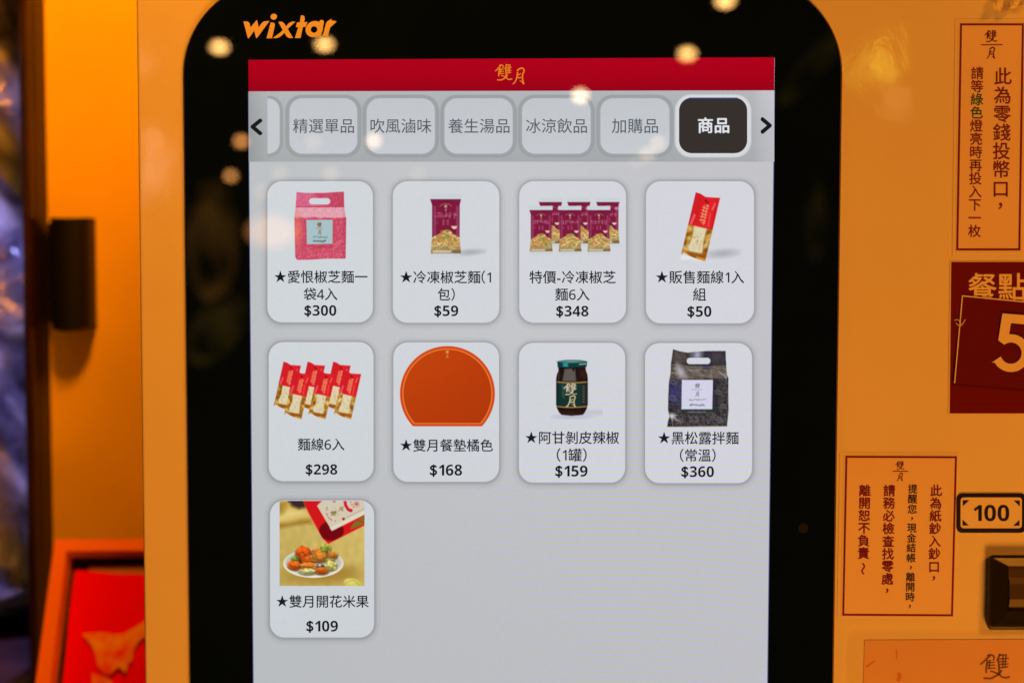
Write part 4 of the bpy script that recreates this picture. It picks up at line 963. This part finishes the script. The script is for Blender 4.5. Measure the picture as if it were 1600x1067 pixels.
for poly in ([(.22, .37), (.36, .365), (.47, .37), (.60, .32), (.72, .26), (.72, .30), (.60, .36), (.56, .41), (.52, .47), (.50, .52), (.46, .50), (.40, .53), (.34, .50), (.30, .43)], [(.52, .36), (.66, .31), (.66, .36), (.55, .40)], [(.44, .42), (.52, .40), (.54, .47), (.46, .49)], [(.30, .52), (.42, .55), (.44, .62), (.34, .62)]):
    b.face([fp(u, v, .0046) for u, v in smooth(poly + poly[:1], 5)[:-1]])
b.build('gold_print', GOLD, fr, weld=False)

# crumpled plastic-wrapped stack beyond the post, lit cool
bm = bmesh.new(); rs = np.random.RandomState(4); nx_, nz_ = 46, 90
A_, B2, C2 = at(-420, -160, .46), at(66, -160, .46), at(66, 905, .46)
waves = [(rs.uniform(12, 75), rs.uniform(12, 60), rs.uniform(0, 6.28), rs.uniform(.002, .008)) for _ in range(16)]
vs = {}
for i in range(nx_ + 1):
    for j in range(nz_ + 1):
        u, v = i / nx_, j / nz_; x = A_.x + (B2.x - A_.x) * u; zb = C2.z - .045 * (1 - u) * 2.2; z = A_.z + (zb - A_.z) * v
        d = sum(a * math.sin(kx * x + kz * z + ph) for kx, kz, ph, a in waves)
        vs[i, j] = bm.verts.new((x, .46 + d * 1.0, z))
for i in range(nx_):
    for j in range(nz_): bm.faces.new([vs[i, j], vs[i, j + 1], vs[i + 1, j + 1], vs[i + 1, j]])
for i in range(nx_):   # returns at the back so that the wrapped stack has depth
    pass
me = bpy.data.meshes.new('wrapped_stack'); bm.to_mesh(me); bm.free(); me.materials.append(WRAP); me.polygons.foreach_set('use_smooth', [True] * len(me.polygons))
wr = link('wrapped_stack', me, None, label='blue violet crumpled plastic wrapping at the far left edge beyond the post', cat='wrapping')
sol = wr.modifiers.new('depth', 'SOLIDIFY'); sol.thickness = .12; sol.offset = -1
box('counter', COUNTER, at(-420, 1000, .42).x, at(70, 1000, .42).x, .30, .60, -.75, at(40, 955, .46).z - .03, .004, label='dark counter below the crumpled plastic wrapping at the lower left', cat='counter')

# ================================================================ LAMPS OF THE PLACE, seen only as reflections in the glass
def glow(name, col, st):
    mt = bpy.data.materials.new(name); mt.use_nodes = True; N = mt.node_tree.nodes; N.remove(N['Principled BSDF'])
    e = N.new('ShaderNodeEmission'); e.inputs[0].default_value = (*col, 1); e.inputs[1].default_value = st
    mt.node_tree.links.new(e.outputs[0], N['Material Output'].inputs[0]); return mt
TINT = [(1.0, .52, .15), (1.0, .66, .40), (1.0, .40, .10), (1.0, .80, .05)]
bm = bmesh.new(); bmesh.ops.create_uvsphere(bm, u_segments=20, v_segments=12, radius=1); BULB = bpy.data.meshes.new('bulb'); bm.to_mesh(BULB); bm.free()
BULB.polygons.foreach_set('use_smooth', [True] * len(BULB.polygons)); BULB.materials.append(None)
bm = bmesh.new(); bmesh.ops.create_cone(bm, segments=16, radius1=.5, radius2=.35, depth=1.2, cap_ends=True); SOCK = bpy.data.meshes.new('socket'); bm.to_mesh(SOCK); bm.free(); SOCK.materials.append(DARKP)
LAMPS = [
 (-0.930, -3.002, 0.652, 0.0274, 0.0165, 30.0, 0, 'wide warm lamp reflected at the upper left corner of the black glass'), (-0.630, -3.002, 0.659, 0.0274, 0.0165, 30.0, 0, 'wide warm lamp reflected under the maker word'),
 (0.502, -3.002, 0.776, 0.0311, 0.0183, 30.0, 0, 'wide warm lamp reflected at the top edge of the glass'), (0.397, -3.002, 0.629, 0.0274, 0.0174, 28.0, 0, 'wide warm lamp reflected across the red header edge'),
 (0.086, -2.602, 0.457, 0.0195, 0.0163, 24.0, 1, 'brightest round lamp reflected on the lower edge of the red header'), (-0.464, -2.802, 0.366, 0.0173, 0.0156, 15.0, 1, 'round lamp reflected on the second full tab'),
 (0.299, -2.802, 0.359, 0.0121, 0.0121, 11.0, 1, 'small lamp reflected at the upper right of a close pair on the fifth tab'), (0.272, -2.802, 0.330, 0.0156, 0.0138, 8.0, 1, 'lamp reflected at the lower left of a close pair on the fifth tab'),
 (-0.627, -2.802, 0.363, 0.0173, 0.0156, 2.5, 1, 'faint lamp reflected on the first full tab'), (-0.823, -2.802, 0.365, 0.0173, 0.0156, 15.0, 2, 'orange lamp reflected on the glass beside the tab strip'),
 (-0.852, -2.802, 0.272, 0.0156, 0.0138, 14.0, 2, 'orange lamp reflected below the tab strip on the left glass'), (-0.872, -2.802, 0.193, 0.0138, 0.0121, 9.0, 2, 'dim orange lamp reflected on the left glass beside the first card'),
 (-0.938, -2.802, 0.155, 0.0138, 0.0121, 3.5, 2, 'dimmest orange lamp reflected near the left edge of the glass'), (-0.718, -2.802, 0.277, 0.0156, 0.0138, 3.2, 1, 'faint lamp reflected above the left corner of the first card'),
 (-0.581, -2.802, 0.277, 0.0138, 0.0130, 4.5, 1, 'faint lamp reflected above the middle of the first card'), (-0.347, -2.802, 0.277, 0.0138, 0.0130, 2.5, 1, 'faint lamp reflected above the second card'),
 (-0.767, -2.802, 0.231, 0.0138, 0.0138, 3.0, 1, 'faint lamp reflected at the left corner of the first card'), (0.243, -2.802, 0.311, 0.0190, 0.0173, 1.3, 1, 'faintest lamp reflected below the fifth tab'),
 (-0.700, -2.602, 0.115, 0.0635, 0.0407, 5.5, 2, 'large soft lamp reflected on the left side of the first card'), (0.946, -3.002, 0.609, 0.0311, 0.0512, 2.2, 3, 'large yellow lamp reflected in the cabinet paint at the upper right'),
 (0.871, -3.002, 0.583, 0.0128, 0.0274, 1.6, 3, 'narrow yellow lamp reflected in the paint beside the glass corner'), (0.989, -3.002, 0.493, 0.0165, 0.0165, 6.0, 0, 'small lamp reflected in the paint below the large yellow one'),
 (-1.062, -2.802, 0.353, 0.0112, 0.0173, 16.0, 1, 'bright lamp reflected in the left strip of paint'), (-1.064, -2.802, 0.274, 0.0190, 0.0173, 7.0, 1, 'softer lamp reflected lower in the left strip of paint'),
 (-1.096, -2.802, 0.236, 0.0061, 0.0156, 12.0, 1, 'thin lamp reflected low by the left cabinet edge'), (-1.094, -2.802, 0.583, 0.0043, 0.0225, 12.0, 1, 'thin lamp reflected high by the left cabinet edge')]
for x, y, z, rx, rz, st, ti, lab in LAMPS:
    k_ = 1.7 if x < .8 and x > -1 else 3.0
    if rx > .06: k_ = 1.0
    if ti == 3: k_ = 5.0
    if k_ == 1.7: rx *= .72; rz *= .66; k_ = 2.8
    la = empty('hanging_lamp', (x, y, z), lab, 'lamp', 'lamps behind the viewer')
    o = bpy.data.objects.new('bulb', BULB); C.objects.link(o); o.parent = la; o.scale = (rx, rx, rz)
    o.material_slots[0].link = 'OBJECT'; o.material_slots[0].material = glow('lamp_glow', TINT[ti], st * k_)
    o = bpy.data.objects.new('socket', SOCK); C.objects.link(o); o.parent = la; o.location = (0, 0, rz + .009); o.scale = (rx, rx, .018)

def mottled_glow(col, st):
    mt = glow('added_glow_mat', col, st); N = mt.node_tree.nodes; L = mt.node_tree.links; e = [n for n in N if n.type == 'EMISSION'][0]
    tc = N.new('ShaderNodeTexCoord'); n = N.new('ShaderNodeTexNoise'); n.inputs['Scale'].default_value = 1.3; n.inputs['Detail'].default_value = 2
    L.new(tc.outputs['Object'], n.inputs['Vector']); r = N.new('ShaderNodeMapRange'); L.new(n.outputs['Fac'], r.inputs['Value'])
    for i, v in ((1, .35), (2, .68), (3, 0), (4, st)): r.inputs[i].default_value = v
    L.new(r.outputs[0], e.inputs[1]); return mt
# unseen glowing ellipsoids added for dim brown and olive patches in the black glass
for x, y, z, rx, rz, st, col, lab, tilt in [
 (-0.800, -2.4, 0.085, .060, .150, .85, (1.0, .42, .06), 'tall brown added glow reflected on the left glass beside the first card', 0),
 (-0.790, -2.4, -.125, .055, .100, .42, (1.0, .62, .10), 'olive added glow reflected on the left glass beside the second row', .6),
 (0.680, -2.6, .545, .030, .150, .22, (1.0, .66, .12), 'thin dim added glow reflected on the upper right corner of the glass', .7),
 (0.680, -2.6, .150, .025, .110, .22, (1.0, .60, .14), 'thin dim added glow reflected on the right glass beside the fourth card', 0)]:
    la = empty('added_glow', (x, y, z), lab, 'lantern', 'added glows behind the viewer')
    o = bpy.data.objects.new('shade', BULB); C.objects.link(o); o.parent = la; o.scale = (rx, rx, rz); o.rotation_euler = (0, tilt, 0)
    o.material_slots[0].link = 'OBJECT'; o.material_slots[0].material = mottled_glow(col, st)
    o = bpy.data.objects.new('cap', SOCK); C.objects.link(o); o.parent = la; o.location = (0, 0, rz + .004); o.scale = (rx, rx, .016)
